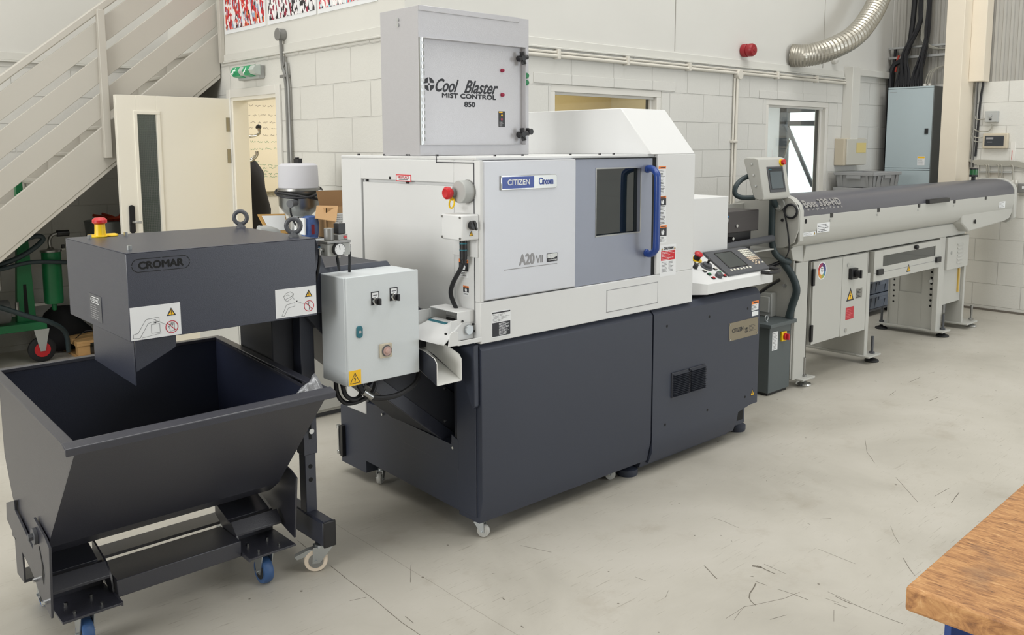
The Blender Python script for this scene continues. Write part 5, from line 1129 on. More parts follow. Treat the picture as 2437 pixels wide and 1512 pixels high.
warn(FR(3.03), 7.10, .652, .075, 0, bf, False)
# right hand boxes
link('louvred_box', MB().box(7.875, 8.34, 3.03, 3.36, .585, .872), feedw, bf, .004)
lv = MB()
for k in range(6): lv.prism([(3.03, .63+k*.032), (3.018, .632+k*.032), (3.03, .648+k*.032)], 'x', 8.08, 8.20)
link('louvre_slats', lv, feedw, bf)
link('box_lock', MB().cyl((7.95, 3.03, .735), (7.95, 3.022, .735), .014, n=12), chrome, bf)
link('rear_tank', MB().box(7.80, 8.315, 3.075, 3.45, .264, .60), feedw, bf, .004)
link('amber_level_tube', MB().box(8.235, 8.262, 3.062, 3.075, .35, .565), mat('amber_tube', (206, 172, 84), .3), bf)
link('regulator_bowl', MB().cyl((8.26, 3.2, .26), (8.26, 3.2, .14), .03), condgrey, bf)
# left end: legs panel, socket boxes, headstock bracket
link('leg_side_panel', MB().box(5.36, 5.372, 3.06, 3.78, .07, .90), feedw, bf, .002)
sbx = MB()
for y in (3.50, 3.18): sbx.box(5.29, 5.36, y, y+.12, .50, .665).box(5.275, 5.29, y-.01+.02, y+.11, .53, .64)
link('socket_housing', sbx, lightgrey, bf, .004)
pb3 = MB().cyl((5.36, 3.44, .80), (5.35, 3.44, .80), .018, n=6)
for y, z in ((3.2, .86), (3.24, .74), (3.12, .72), (3.35, .73), (3.6, .8)): pb3.cyl((5.36, y, z), (5.345, y, z), .014, n=6)
link('panel_bolt', pb3, chrome, bf)
link('back_plate', MB().box(4.42, 5.2, 3.36, 3.372, .98, 1.285).box(4.42, 5.2, 3.33, 3.36, .95, .985).box(4.5, 5.2, 3.1, 3.36, .985, .995), feedw, bf, .002)
link('drive_block', MB().box(4.62, 5.02, 3.13, 3.33, 1.125, 1.262), mat('dark_brown_cast_block', (64, 60, 60), .5), bf, .006)
link('lower_drive_block', MB().box(4.42, 4.98, 3.16, 3.34, .995, 1.125), black, bf, .004)
db = MB()
for x, z in ((4.72, 1.09), (4.71, 1.06), (4.70, 1.03), (4.76, 1.17)): db.cyl((x, 3.16, z), (x, 3.12, z), .011, n=10)
link('drive_screw', db, chrome, bf)
link('air_line', MB().tube([(4.40, 3.2, 1.20), (4.5, 3.13, 1.235), (4.64, 3.11, 1.235)], .006, 8).tube([(4.40, 3.2, 1.19), (4.5, 3.13, 1.20), (4.6, 3.11, 1.195)], .006, 8), mat('blue_air_line', (50, 130, 190), .4), bf)
link('spindle_tube', MB().cyl((4.37, 3.10, 1.04), (5.14, 3.10, 1.065), .024, n=16), bezel, bf)
link('pivot_boss', MB().cyl((5.20, 3.09, 1.29), (5.18, 3.09, 1.29), .045).cyl((5.18, 3.085, 1.27), (5.165, 3.085, 1.27), .018), lightgrey, bf, .002)
pbm = MB()
for y, z in ((3.085, 1.32), (3.06, 1.185), (3.3, 1.2), (3.4, 1.24)): pbm.cyl((5.20, y, z), (5.19, y, z), .012, n=6)
link('end_plate_bolt', pbm, chrome, bf)
link('coiled_cable', MB().tube([(5.192, 3.0+.047*math.cos(t), 1.247+.047*math.sin(t)) for t in [2*math.pi*i/20 for i in range(20)]], .0055, 6, close=True, smooth=0).tube([(5.19, 3.0+.043*math.cos(t), 1.247+.043*math.sin(t)) for t in [2*math.pi*i/20 for i in range(20)]], .0055, 6, close=True, smooth=0).tube([(5.19, 3.1, 1.29), (5.187, 3.06, 1.265), (5.187, 3.04, 1.22), (5.187, 3.015, 1.12), (5.187, 3.0, 1.0), (5.195, 3.03, .93)], .0045, 6), cable, bf)
link('ribbed_hose', MB().tube([(5.165, 3.12, 1.32), (5.165, 3.12, 1.2), (5.17, 3.12, 1.05), (5.20, 3.11, .96), (5.27, 3.09, .91), (5.33, 3.08, .89)], .022, 12).tube([(5.30, 3.12, .90), (5.34, 3.06, .80), (5.355, 3.03, .70), (5.355, 3.055, .60), (5.345, 3.075, .503)], .026, 12), hose, bf)
link('loose_cables', MB().tube([(5.32, 3.1, .91), (5.2, 3.15, .87), (5.0, 3.25, .80), (4.85, 3.3, .72), (4.9, 3.35, .62)], .008, 6).tube([(5.32, 3.1, .90), (5.22, 3.18, .84), (5.1, 3.3, .78)], .010, 6).tube([(5.34, 3.15, .76), (5.3, 3.25, .68), (5.28, 3.35, .56), (5.28, 3.36, .45)], .012, 6), cable, bf)
# touch panel on its arm
hm = MB(); prh = [(3.105, 1.60), (3.075, 1.592), (3.028, 1.355), (3.035, 1.332), (3.06, 1.326), (3.10, 1.34), (3.185, 1.585), (3.17, 1.60)]
tp = link('touch_panel_housing', hm.prism(prh, 'x', 4.905, 5.225), feedw, bf, .006)
Ft = Frame((0, 3.0283, 1.356), (1, 0, 0), Vector((0, .047, .237)))
link('touch_panel_frame', Ft.rect(4.985, .02, 5.175, .188, 0, .005), bezel, tp, .002)
link('touch_panel_screen', Ft.rect(4.998, .038, 5.162, .180, .005, .0058), mat('screen_border', (40, 46, 52), .2), tp)
link('touch_panel_display', Ft.rect(5.008, .045, 5.148, .155, .0058, .0064), mat('screen_off', (84, 94, 100), .2), tp)
link('status_strip', Ft.rect(5.0, .166, 5.03, .172, .0058, .0064), teal, tp)
link('panel_stop_button', MB().lathe([(.022, 0), (.022, .01)], Ft.p(5.165, .213), Ft.N), yellow, tp)
link('panel_stop_cap', MB().lathe([(.014, 0), (.018, .008), (.018, .02), (.002, .026)], Ft.p(5.165, .213, .01), Ft.N), red, tp)
link('panel_side_screws', MB().cyl((4.905, 3.12, 1.56), (4.90, 3.12, 1.56), .007, n=8).cyl((4.905, 3.105, 1.49), (4.90, 3.105, 1.49), .007, n=8).cyl((4.905, 3.085, 1.42), (4.90, 3.085, 1.42), .007, n=8), chrome, tp)
link('panel_arm', MB().cyl((5.11, 3.09, 1.335), (5.17, 3.10, 1.28), .02), hose, bf)
link('panel_cable_loop', MB().tube([(4.93, 3.16, 1.48), (4.89, 3.18, 1.46), (4.84, 3.19, 1.42), (4.83, 3.19, 1.37), (4.86, 3.16, 1.345), (4.92, 3.10, 1.345)], .016, 10), hose, bf)
link('beacon_lamp', MB().cyl((8.82, 3.2, 1.34), (8.82, 3.2, 1.375), .018).cyl((8.82, 3.2, 1.375), (8.82, 3.2, 1.395), .038).cyl((8.82, 3.2, 1.445), (8.82, 3.2, 1.456), .038), black, bf, .002)
link('beacon_lens', MB().cyl((8.82, 3.2, 1.395), (8.82, 3.2, 1.445), .036), greenlamp, bf)

# ------------------------------------------------------------------ transformer box
tf = thing('transformer_box', (5.28, 3.2, 0), 'dark green grey transformer box with yellow and red switch between lathe and bar feeder', 'transformer')
tfm = mat('transformer_paint', (84, 92, 94), .5, bump=.2, bscale=300)
link('transformer_case', MB().box(5.085, 5.352, 3.06, 3.36, .02, .488), tfm, tf, .004)
link('transformer_lid', MB().box(5.045, 5.375, 3.03, 3.38, .474, .50), tfm, tf, .003)
link('transformer_base', MB().box(5.10, 5.34, 3.075, 3.35, 0, .022), black, tf)
link('ring_bolt', MB().tube([(5.12+.019*math.cos(t), 3.11, .527+.019*math.sin(t)) for t in [2*math.pi*i/16 for i in range(16)]], .0045, 8, close=True, smooth=0).cyl((5.12, 3.11, .50), (5.12, 3.11, .508), .012, n=10), zinc, tf)
Fx = FR(3.06)
l_ = link('rating_label', Fx.rect(5.117, .31, 5.185, .435, 0, .001), paper, tf)
link('label_print', Fx.print_lines(5.122, .315, 5.18, .43, 12, .001, .0014, seed=50, fill=.4), greyprint, l_)
link('switch_backplate', MB().box(5.217, 5.277, 3.045, 3.06, .36, .425), yellow, tf, .003)
link('switch_knob', MB().cyl((5.252, 3.045, .392), (5.252, 3.03, .392), .024).box(5.244, 5.262, 3.012, 3.034, .372, .412), red, tf, .003)
text('rating_lettering', 'KVA', Fx, 5.29, .405, 5.335, .418, 0, ink, tf)

# ------------------------------------------------------------------ work bench in the near right corner
wbn = thing('work_bench', (2.3, .1, 0), 'worn plywood topped work bench on blue frame in the near right corner', 'work bench')
bt = link('bench_top', MB().box(0, 1.9, -.75, 0, .80, .85), benchw, wbn, .007, local=True); bt.location = (1.598-2.3, .657-.1, 0); bt.rotation_euler = (0, 0, .035)
bl2 = mat('bench_blue_steel', (30, 62, 128), .4)
bfme = link('bench_frame', MB().box(.07, .12, -.10, -.05, 0, .80).box(.07, .12, -.68, -.63, 0, .80).box(1.75, 1.8, -.10, -.05, 0, .8).box(1.75, 1.8, -.68, -.63, 0, .8).box(.07, 1.8, -.10, -.06, .68, .80).box(.07, .11, -.66, -.06, .68, .8).box(.08, .6, -.6, -.08, .1, .68), bl2, wbn, .003, local=True); bfme.location = bt.location; bfme.rotation_euler = bt.rotation_euler
# ------------------------------------------------------------------ metal duct
dk = MB(); path = [(7.42, 4.34, 2.50), (7.46, 4.22, 2.495), (7.62, 4.10, 2.54), (7.95, 4.02, 2.68), (8.22, 4.0, 2.88), (8.42, 4.0, 3.10), (8.58, 4.0, 3.35), (8.72, 4.0, 3.7), (8.8, 4.0, 4.2)]
path[0] = (7.42, 4.335, 2.50); P = [Vector(p) for p in path]; Q = []
for i in range(len(P)-1):
    a, b_, c, d = P[max(0, i-1)], P[i], P[i+1], P[min(len(P)-1, i+2)]
    for k in range(16):
        t = k/16; Q.append(.5*((2*b_)+(-a+c)*t+(2*a-5*b_+4*c-d)*t*t+(-a+3*b_-3*c+d)*t**3))
tag(link('flexible_duct', dk.tube(Q, [.104 if i % 2 else .098 for i in range(len(Q))], 28, smooth=0), ductm, ang=12), 'silver flexible foil duct curving up from the back wall', 'duct')
# ------------------------------------------------------------------ steel column
scn = struct('trim_8', MB().box(9.1, 9.45, 3.47, 3.64, 0, 4.6).box(9.28, 9.44, 3.33, 3.47, 2.3, 4.6), colm, None, .004)
# ------------------------------------------------------------------ distribution cabinet
dc = thing('distribution_cabinet', (9.32, 4.0, 1.6), 'tall pale blue grey electrical distribution cabinet on the wall left of the cream column', 'electrical cabinet')
link('cabinet_case', MB().box(9.215, 9.45, 3.765, 4.238, .95, 2.275), cabside, dc, .004)
link('upper_door', MB().box(9.20, 9.215, 3.768, 4.235, 1.437, 2.255).box(9.20, 9.215, 3.768, 4.235, 2.258, 2.275).box(9.20, 9.215, 3.768, 4.235, 1.415, 1.433), cabblue, dc, .002)
link('lower_door', MB().box(9.20, 9.215, 3.768, 4.235, .95, 1.411), cabblue, dc, .002)
link('door_latch', MB().box(9.19, 9.2, 3.80, 3.835, 1.79, 1.845).box(9.19, 9.2, 3.80, 3.835, 1.235, 1.255), black, dc, .002)
Lc = LF(9.2)
hz = link('hazard_label', Lc.rect(-3.895, 1.468, -3.82, 1.56, 0, .001), paper, dc)
link('label_header', Lc.rect(-3.893, 1.54, -3.822, 1.558, .001, .0014), signyel, hz)
link('label_print', Lc.print_lines(-3.89, 1.475, -3.826, 1.536, 6, .001, .0014, seed=60, fill=.3), greyprint, hz)
link('maker_print', Lc.rect(-4.215, 2.225, -4.14, 2.228, 0, .001), greyprint, dc)
link('cable_gland', MB().cyl((9.30, 3.85, 2.275), (9.30, 3.85, 2.305), .017, n=10).cyl((9.30, 3.90, 2.275), (9.30, 3.90, 2.305), .017, n=10), framew, dc)
gl = MB()
for i in range(11): gl.cyl((9.30, 3.94+i*.026, 2.275), (9.30, 3.94+i*.026, 2.31), .014, n=8)
link('black_gland', gl, black, dc)
cbm = MB(); rr = random.Random(3)
for i in range(11):
    y0 = 3.94+i*.026; xj = 9.30+rr.uniform(-.02, .03)
    if i < 5: mid, top = (xj, 3.93+rr.uniform(-.02, .02), 2.66), (9.33+rr.uniform(-.02, .02), 3.915+rr.uniform(-.012, .012), 2.85)
    else: mid, top = (xj, 4.13+rr.uniform(-.02, .02), 2.63), (9.33+rr.uniform(-.02, .02), 4.0+rr.uniform(-.012, .012), 2.92)
    cbm.tube([(9.30, y0, 2.30), (xj, y0+.2*(mid[1]-y0), 2.42), mid, top, (9.34, top[1], 3.2), (9.34, top[1], 4.5)], .017, 7)
tag(link('armoured_cables', cbm, cable), 'bundle of thick black cables rising from the top of the distribution cabinet', 'cables')
cg = MB()
for i in range(6): cg.tube([(9.35, 3.90+i*.012, 4.5), (9.35, 3.93+i*.01, 3.0), (9.34, 3.93+i*.008, 2.75), (9.36, 3.80+i*.01, 2.66), (9.40, 3.62, 2.65)], .005, 5)
for i in range(3): cg.tube([(9.30, 3.85+i*.025, 2.30), (9.32, 3.82+i*.02, 2.43), (9.38, 3.70, 2.50), (9.42, 3.55, 2.52)], .006, 5)
tag(link('grey_cables', cg, cablegrey), 'thin grey cables running beside the black bundle above the cabinet', 'cables')
tag(link('cable_tray', MB().box(9.38, 9.43, 3.5, 4.33, 2.585, 2.61).box(9.38, 9.43, 3.5, 4.33, 2.69, 2.71), mat('galvanised_tray', (176, 178, 178), .4, .6)), 'galvanised cable support rails across the cladding behind the cables', 'cable tray')
tag(link('corner_cables', MB().tube([(9.36, 4.05, 4.5), (9.37, 4.1, 2.8), (9.36, 4.27, 2.5), (9.36, 4.29, 2.2), (9.36, 4.285, .9)], .028, 8).tube([(9.40, 4.27, 2.7), (9.40, 4.28, 2.3), (9.40, 4.30, .9)], .014, 8), cable), 'thick black cables dropping down the room corner left of the cabinet', 'cables')
tag(link('red_cable', MB().tube([(9.38, 4.22, 2.62), (9.37, 4.235, 2.55), (9.37, 4.245, 2.45)], .012, 8), mat('red_cable_skin', (178, 60, 44), .5)), 'short red cable in the room corner above the cabinet', 'cable')
# things on the right wall
tr = thing('wall_cable_tray', (9.43, 3.46, 1.9), 'vertical cable tray with grey wiring right of the cream column', 'cable tray')
link('vertical_tray', MB().box(9.41, 9.45, 3.52, 3.532, 1.45, 2.35).box(9.41, 9.45, 3.435, 3.447, 1.45, 2.35).box(9.44, 9.45, 3.435, 3.53, 1.45, 2.35), condgrey, tr)
link('horizontal_tray', MB().box(9.42, 9.45, 3.05, 3.45, 1.498, 1.506).box(9.42, 9.45, 3.07, 3.40, 1.40, 1.41), lightgrey, tr)
cw_ = MB()
for i in range(9): cw_.tube([(9.42, 3.44+i*.011, 2.62), (9.425, 3.452+i*.011, 2.2), (9.425, 3.46+i*.01, 1.62), (9.42, 3.45+i*.008, 1.52), (9.42, 3.37, 1.475+i*.006), (9.42, 3.2, 1.47+i*.006), (9.42, 3.0, 1.46+i*.006), (9.42, 2.93-i*.02, 1.42), (9.42, 2.92-i*.02, 1.33)], .006, 5)
for y in (3.37, 3.29, 3.27, 3.18, 3.15, 3.05): cw_.tube([(9.42, y+.03, 1.48), (9.41, y+.005, 1.46), (9.41, y, 1.33)], .006, 5)
cw_.tube([(9.43, 3.46, 2.05), (9.42, 3.43, 1.94), (9.42, 3.39, 1.93), (9.42, 3.34, 1.935)], .006, 5).tube([(9.43, 3.46, 1.88), (9.42, 3.42, 1.82), (9.42, 3.32, 1.81), (9.42, 3.28, 1.84), (9.42, 3.275, 1.88)], .006, 5)
cw_.tube([(9.43, 3.47, 1.82), (9.42, 3.43, 1.755), (9.42, 3.36, 1.75)], .006, 5).tube([(9.43, 3.48, 1.8), (9.42, 3.44, 1.72), (9.42, 3.36, 1.705)], .006, 5)
link('wiring', cw_, cablegrey, tr)
link('black_conduit', MB().tube([(9.43, 3.41, 2.4), (9.43, 3.385, 2.3), (9.43, 3.40, 2.1), (9.43, 3.415, 1.56)], .010, 7), cable, tr)
gw = MB()
for y in (3.37, 3.40, 3.29, 3.27, 3.18, 3.15, 3.05, 3.02): gw.cyl((9.41, y, 1.30), (9.41, y, 1.33), .012, n=8)
link('white_gland', gw, framew, tr)
swb = thing('isolator_box', (9.43, 3.27, 1.95), 'small grey key switch box high on the right wall', 'switch')
link('box_body', MB().box(9.39, 9.45, 3.222, 3.335, 1.90, 2.01), lightgrey, swb, .004)
link('key_switch', MB().cyl((9.39, 3.28, 1.965), (9.375, 3.28, 1.965), .014), chrome, swb); bx('black_window', 9.386, 9.39, 3.27, 3.295, 1.92, 1.935, black, swb)
fp_ = thing('alarm_control_unit', (9.43, 3.23, 1.71), 'beige alarm control panel with dark display on the right wall', 'control panel')
link('panel_case', MB().box(9.40, 9.45, 3.118, 3.345, 1.64, 1.79), beige, fp_, .006)
link('panel_display', MB().box(9.396, 9.40, 3.15, 3.325, 1.665, 1.765), mat('panel_dark', (48, 52, 58), .3), fp_)
link('display_readout', MB().box(9.394, 9.396, 3.245, 3.31, 1.73, 1.75).box(9.394, 9.396, 3.255, 3.30, 1.70, 1.706), greyprint, fp_)
th = thing('thermometer', (9.44, 3.08, 1.6), 'slim white wall thermometer beside the beige alarm panel', 'thermometer')
link('scale_board', MB().box(9.44, 9.45, 3.055, 3.10, 1.51, 1.705), framew, th, .003); link('red_column', MB().box(9.437, 9.44, 3.078, 3.083, 1.53, 1.62), red, th)
for i, (y0, y1, lb_) in enumerate(((3.49, 3.57, 'grey socket box low on the right wall beside the cream column'), (3.34, 3.43, 'grey socket box on the right wall behind the green beacon'), (2.90, 3.0, 'grey socket box on the right wall beyond the end of the bar feeder'))):
    so = thing('socket_box', (9.43, (y0+y1)/2, 1.27), lb_, 'socket', 'grey socket boxes on the right wall')
    link('box_body', MB().box(9.40, 9.45, y0, y1, 1.21, 1.30), condgrey, so, .004); bx('socket_label', 9.398, 9.40, (y0+y1)/2-.008, (y0+y1)/2+.008, 1.25, 1.275, paper, so)
em = thing('wall_emergency_stop', (9.42, 3.22, 1.3), 'red and yellow stop button on the right wall above the end of the bar feeder', 'emergency stop')
link('stop_base', MB().box(9.39, 9.45, 3.185, 3.245, 1.24, 1.31), yellow, em, .003); link('stop_button', MB().box(9.36, 9.39, 3.195, 3.235, 1.30, 1.335).cyl((9.39, 3.215, 1.315), (9.36, 3.215, 1.315), .022), red, em)
tb_ = thing('thermostat_box', (8.5, 4.28, 1.6), 'pale grey control box with yellow label on the wall right of the far window', 'control box')
link('box_case', MB().box(8.30, 8.76, 4.24, 4.34, 1.475, 1.742), beige, tb_, .006)
bx('box_cover', 8.34, 8.755, 4.225, 4.24, 1.48, 1.738, mat('cover_grey', (196, 194, 184), .5), tb_, .004)
bx('yellow_chart', 8.53, 8.73, 4.222, 4.2245, 1.60, 1.70, mat('chart_yellow', (214, 196, 130), .6), tb_)
# ------------------------------------------------------------------ crates
dol = thing('crate_dolly', (8.5, 4.07, 0), 'low dark dolly under the stack of grey crates', 'dolly')
link('dolly_deck', MB().box(8.21, 8.77, 3.88, 4.26, .045, .066), bezel, dol, .003)
link('dolly_wheels', MB().cyl((8.26, 3.91, .022), (8.26, 3.94, .022), .022).cyl((8.72, 3.91, .022), (8.72, 3.94, .022), .022).cyl((8.26, 4.2, .022), (8.26, 4.23, .022), .022).cyl((8.72, 4.2, .022), (8.72, 4.23, .022), .022), rubber, dol)
def make_crate(m_, lbl):
    t = thing('stacking_crate', (8.48, 4.07, .068), lbl, 'crate', 'crates stacked behind the bar feeder')
    w, d, h = .285, .195, .145; c = MB()
    for s_ in (-1, 1):
        c.add([(s_*w*.93, -d*.93, 0), (s_*w*.93, d*.93, 0), (s_*w, d, h), (s_*w, -d, h), (s_*(w*.93-.006), -d*.93, 0), (s_*(w*.93-.006), d*.93, 0), (s_*(w-.006), d, h), (s_*(w-.006), -d, h)], [(0, 1, 2, 3), (7, 6, 5, 4), (0, 4, 5, 1), (1, 5, 6, 2), (2, 6, 7, 3), (3, 7, 4, 0)])
        c.add([(-w*.93, s_*d*.93, 0), (w*.93, s_*d*.93, 0), (w, s_*d, h), (-w, s_*d, h), (-w*.93, s_*(d*.93-.006), 0), (w*.93, s_*(d*.93-.006), 0), (w, s_*(d-.006), h), (-w, s_*(d-.006), h)], [(0, 1, 2, 3), (7, 6, 5, 4), (0, 4, 5, 1), (1, 5, 6, 2), (2, 6, 7, 3), (3, 7, 4, 0)])
    c.box(-w*.93, w*.93, -d*.93, d*.93, 0, .006)
    link('crate_shell', c, m_, t, local=True)
    r = MB()
    r.box(-w-.012, w+.012, -d-.012, -d, h-.03, h).box(-w-.012, w+.012, d, d+.012, h-.03, h).box(-w-.012, -w, -d, d, h-.03, h).box(w, w+.012, -d, d, h-.03, h)
    link('crate_rim', r, m_, t, local=True, bevel=.003)
    rb = MB()
    for x in (-.2, -.1, .1, .2): rb.add([(x-.012, -d*.94, .01), (x+.012, -d*.94, .01), (x+.012, -d-.01, h-.03), (x-.012, -d-.01, h-.03)], [(0, 1, 2, 3)])
    for y in (-.13, .13): rb.add([(-w*.94, y-.012, .01), (-w*.94, y+.012, .01), (-w-.01, y+.012, h-.03), (-w-.01, y-.012, h-.03)], [(0, 1, 2, 3)])
    rb.box(-.07, .07, -d-.014, -d-.002, h-.06, h-.03).box(-w-.014, -w-.002, -.07, .07, h-.06, h-.03)
    link('crate_ribs', rb, m_, t, local=True); return t
c0 = make_crate(crate, 'grey stacking crate, topmost of the stack behind the bar feeder'); c0.location.z = .068+8*.15
nth = ['', 'second', 'third', 'fourth', 'fifth', 'sixth', 'seventh', 'eighth']
for k in range(1, 4): dup(c0, (8.48, 4.07, .068+(8-k)*.15), 'grey stacking crate, %s from the top of the stack behind the bar feeder' % nth[k])
c4 = make_crate(crateb, 'blue grey stacking crate, fifth from the top of the stack behind the bar feeder'); c4.location.z = .068+4*.15
for k in range(5, 9): dup(c4, (8.48, 4.07, .068+(8-k)*.15), 'blue grey stacking crate, %s of the stack under the bar feeder' % ('sixth from the top' if k == 5 else 'seventh from the top' if k == 6 else 'second from the bottom' if k == 7 else 'lowest'))

# ------------------------------------------------------------------ cabinet with vacuum cleaner and cartons behind the conveyor
cab = thing('storage_cabinet', (2.6, 5.0, 0), 'plain light grey cabinet behind the conveyor carrying the vacuum cleaner and cartons', 'cabinet')
link('cabinet_carcass', MB().box(2.13, 2.95, 4.70, 5.25, .03, 1.10), feedw, cab, .004)
link('cabinet_door', MB().box(2.135, 2.52, 4.685, 4.70, .05, 1.08).box(2.525, 2.945, 4.685, 4.70, .05, 1.08), feedw, cab, .003)
link('cabinet_plinth', MB().box(2.15, 2.93, 4.72, 5.23, 0, .03), bezel, cab)
link('cabinet_top', MB().box(2.12, 2.96, 4.68, 5.27, 1.10, 1.12), cabw, cab, .003)
vc = thing('vacuum_cleaner', (2.66, 4.93, 1.12), 'chrome drum vacuum cleaner with white cloth cover and coiled cable on top', 'vacuum cleaner')
c = (2.685, 4.96, 0)
link('lower_drum', MB().lathe([(.07, 1.12), (.07, 1.245), (.075, 1.25)], c, n=32), chrome, vc)
link('upper_drum', MB().lathe([(.075, 1.25), (.10, 1.275), (.125, 1.31), (.127, 1.40), (.131, 1.405), (.131, 1.42), (.12, 1.425)], c, n=36), steel, vc)
link('cloth_cover', MB().lathe([(.122, 1.405), (.124, 1.45), (.122, 1.53), (.119, 1.562), (.10, 1.574), (.02, 1.576)], c, n=36), mat('white_cloth_cover', (206, 206, 212), .85, bump=.4, bscale=500), vc)
link('lid_handle', MB().box(2.67, 2.70, 4.93, 4.99, 1.576, 1.605).cyl((2.68, 4.96, 1.605), (2.68, 4.96, 1.612), .014, n=10), black, vc, .003)
link('wound_cable', MB().tube([(2.685+.142*math.cos(t), 4.96+.142*math.sin(t), 1.40+.035*math.sin(t+.6)) for t in [2*math.pi*i/14 for i in range(14)]], .0075, 8, close=True).tube([(2.685+.138*math.cos(t), 4.96+.138*math.sin(t), 1.365-.03*math.sin(t+1.6)) for t in [2*math.pi*i/14 for i in range(14)]], .0075, 8, close=True).tube([(2.56, 4.83, 1.35), (2.55, 4.82, 1.28), (2.59, 4.84, 1.20)], .006, 8), cable, vc)
link('hose_inlet', MB().cyl((2.60, 4.85, 1.335), (2.545, 4.80, 1.335), .02, n=16).cyl((2.545, 4.80, 1.335), (2.53, 4.79, 1.335), .023, n=16), bezel, vc)
link('clasp', MB().box(2.735, 2.765, 4.805, 4.82, 1.36, 1.41), chrome, vc, .002)
cbx = thing('cardboard_box', (2.80, 4.78, 1.12), 'open brown cardboard box with raised flaps beside the vacuum cleaner', 'cardboard box')
link('box_walls', MB().box(2.72, 2.91, 4.69, 4.694, 1.12, 1.305).box(2.72, 2.91, 4.79, 4.794, 1.12, 1.305).box(2.72, 2.724, 4.69, 4.79, 1.12, 1.305).box(2.906, 2.91, 4.69, 4.79, 1.12, 1.305).box(2.72, 2.91, 4.69, 4.79, 1.12, 1.124), card, cbx)
fl = MB().add([(2.735, 4.79, 1.305), (2.91, 4.79, 1.305), (2.905, 4.80, 1.405), (2.718, 4.80, 1.408), (2.735, 4.794, 1.305), (2.91, 4.794, 1.305), (2.905, 4.804, 1.405), (2.718, 4.804, 1.408)], [(0, 1, 2, 3), (7, 6, 5, 4), (0, 4, 5, 1), (1, 5, 6, 2), (2, 6, 7, 3), (3, 7, 4, 0)])
link('rear_flap', fl, carddk, cbx)
link('front_flap', MB().add([(2.80, 4.685, 1.312), (2.70, 4.77, 1.315), (2.645, 4.70, 1.245), (2.74, 4.61, 1.225), (2.80, 4.685, 1.316), (2.70, 4.77, 1.319), (2.645, 4.70, 1.249), (2.74, 4.61, 1.229)], [(0, 1, 2, 3), (7, 6, 5, 4), (0, 4, 5, 1), (1, 5, 6, 2), (2, 6, 7, 3), (3, 7, 4, 0)]), card, cbx)
bl3 = link('shipping_label', MB().box(2.78, 2.86, 4.688, 4.69, 1.17, 1.27), paper, cbx)
link('label_print', FR(4.688).print_lines(2.785, 1.175, 2.855, 1.265, 7, 0, .001, seed=70, fill=.4), greyprint, bl3)
pk = MB(); rr = random.Random(9); n = 12
prof = [(1.125, .9), (1.16, 1.0), (1.21, .97), (1.255, .9), (1.262, .5)]
vs = []
for z, k in prof:
    for j in range(n):
        t = 2*math.pi*j/n; rx, ry = .05, .035; q = (abs(math.cos(t))**4+abs(math.sin(t))**4)**-.25
        vs.append((2.632+rx*k*q*math.cos(t)+rr.uniform(-.003, .003), 4.735+ry*k*q*math.sin(t)+rr.uniform(-.003, .003), z))
pk.add(vs, [(i*n+j, i*n+(j+1) % n, (i+1)*n+(j+1) % n, (i+1)*n+j) for i in range(4) for j in range(n)]+[tuple(range(n))[::-1], tuple(range(4*n, 5*n))])
pkk = thing('wrapped_packet', (2.665, 4.735, 1.12), 'blue packet in crinkled clear wrap in front of the vacuum cleaner', 'packet')
link('packet_body', pk, bluewrap, pkk); link('red_patch', MB().box(2.62, 2.64, 4.6965, 4.699, 1.15, 1.21), mat('dark_red_print', (120, 30, 44), .4), pkk); bx('white_strip', 2.574, 2.584, 4.70, 4.76, 1.15, 1.25, paper, pkk)
bb = thing('blue_carton', (2.68, 4.62, 1.0), 'flat blue carton on a black tray just behind the dark conveyor head', 'carton')
bb.location = (2.71, 4.60, 1.0)
link('carton_body', MB().box(2.53, 2.72, 4.50, 4.68, 1.055, 1.10), bluebox, bb, .002); link('carton_print', FR(4.50).print_lines(2.60, 1.065, 2.70, 1.08, 1, 0, .001, fill=.9), paper, bb)
link('carton_lid', MB().box(2.52, 2.725, 4.49, 4.68, 1.10, 1.112), black, bb, .002); link('carton_bracket', MB().box(2.54, 2.71, 4.52, 4.685, 1.045, 1.055), bezel, bb)
ev = thing('paper_envelope', (2.42, 5.0, 1.13), 'brown envelope with white paper sheet leaning behind the vacuum cleaner', 'envelope')
link('envelope_body', MB().add([(2.55, 5.12, 1.125), (2.69, 5.10, 1.125), (2.70, 5.18, 1.245), (2.52, 5.20, 1.25), (2.55, 5.13, 1.12), (2.69, 5.11, 1.12), (2.70, 5.19, 1.242), (2.52, 5.21, 1.247)], [(0, 1, 2, 3), (7, 6, 5, 4), (0, 4, 5, 1), (1, 5, 6, 2), (2, 6, 7, 3), (3, 7, 4, 0)]), mat('brown_envelope', (196, 154, 90), .7), ev)
link('paper_sheet', MB().add([(2.562, 5.128, 1.145), (2.68, 5.113, 1.145), (2.69, 5.165, 1.236), (2.538, 5.183, 1.24)], [(0, 1, 2, 3)]), paper, ev)
tag(link('pipe_elbow', MB().tube([(2.41, 4.95, 1.175), (2.45, 4.95, 1.175), (2.50, 4.95, 1.16), (2.53, 4.96, 1.145)], .024, 16).cyl((2.41, 4.95, 1.175), (2.40, 4.95, 1.175), .027, n=16), lightgrey), 'grey curved pipe elbow lying on the cabinet behind the conveyor head', 'pipe')

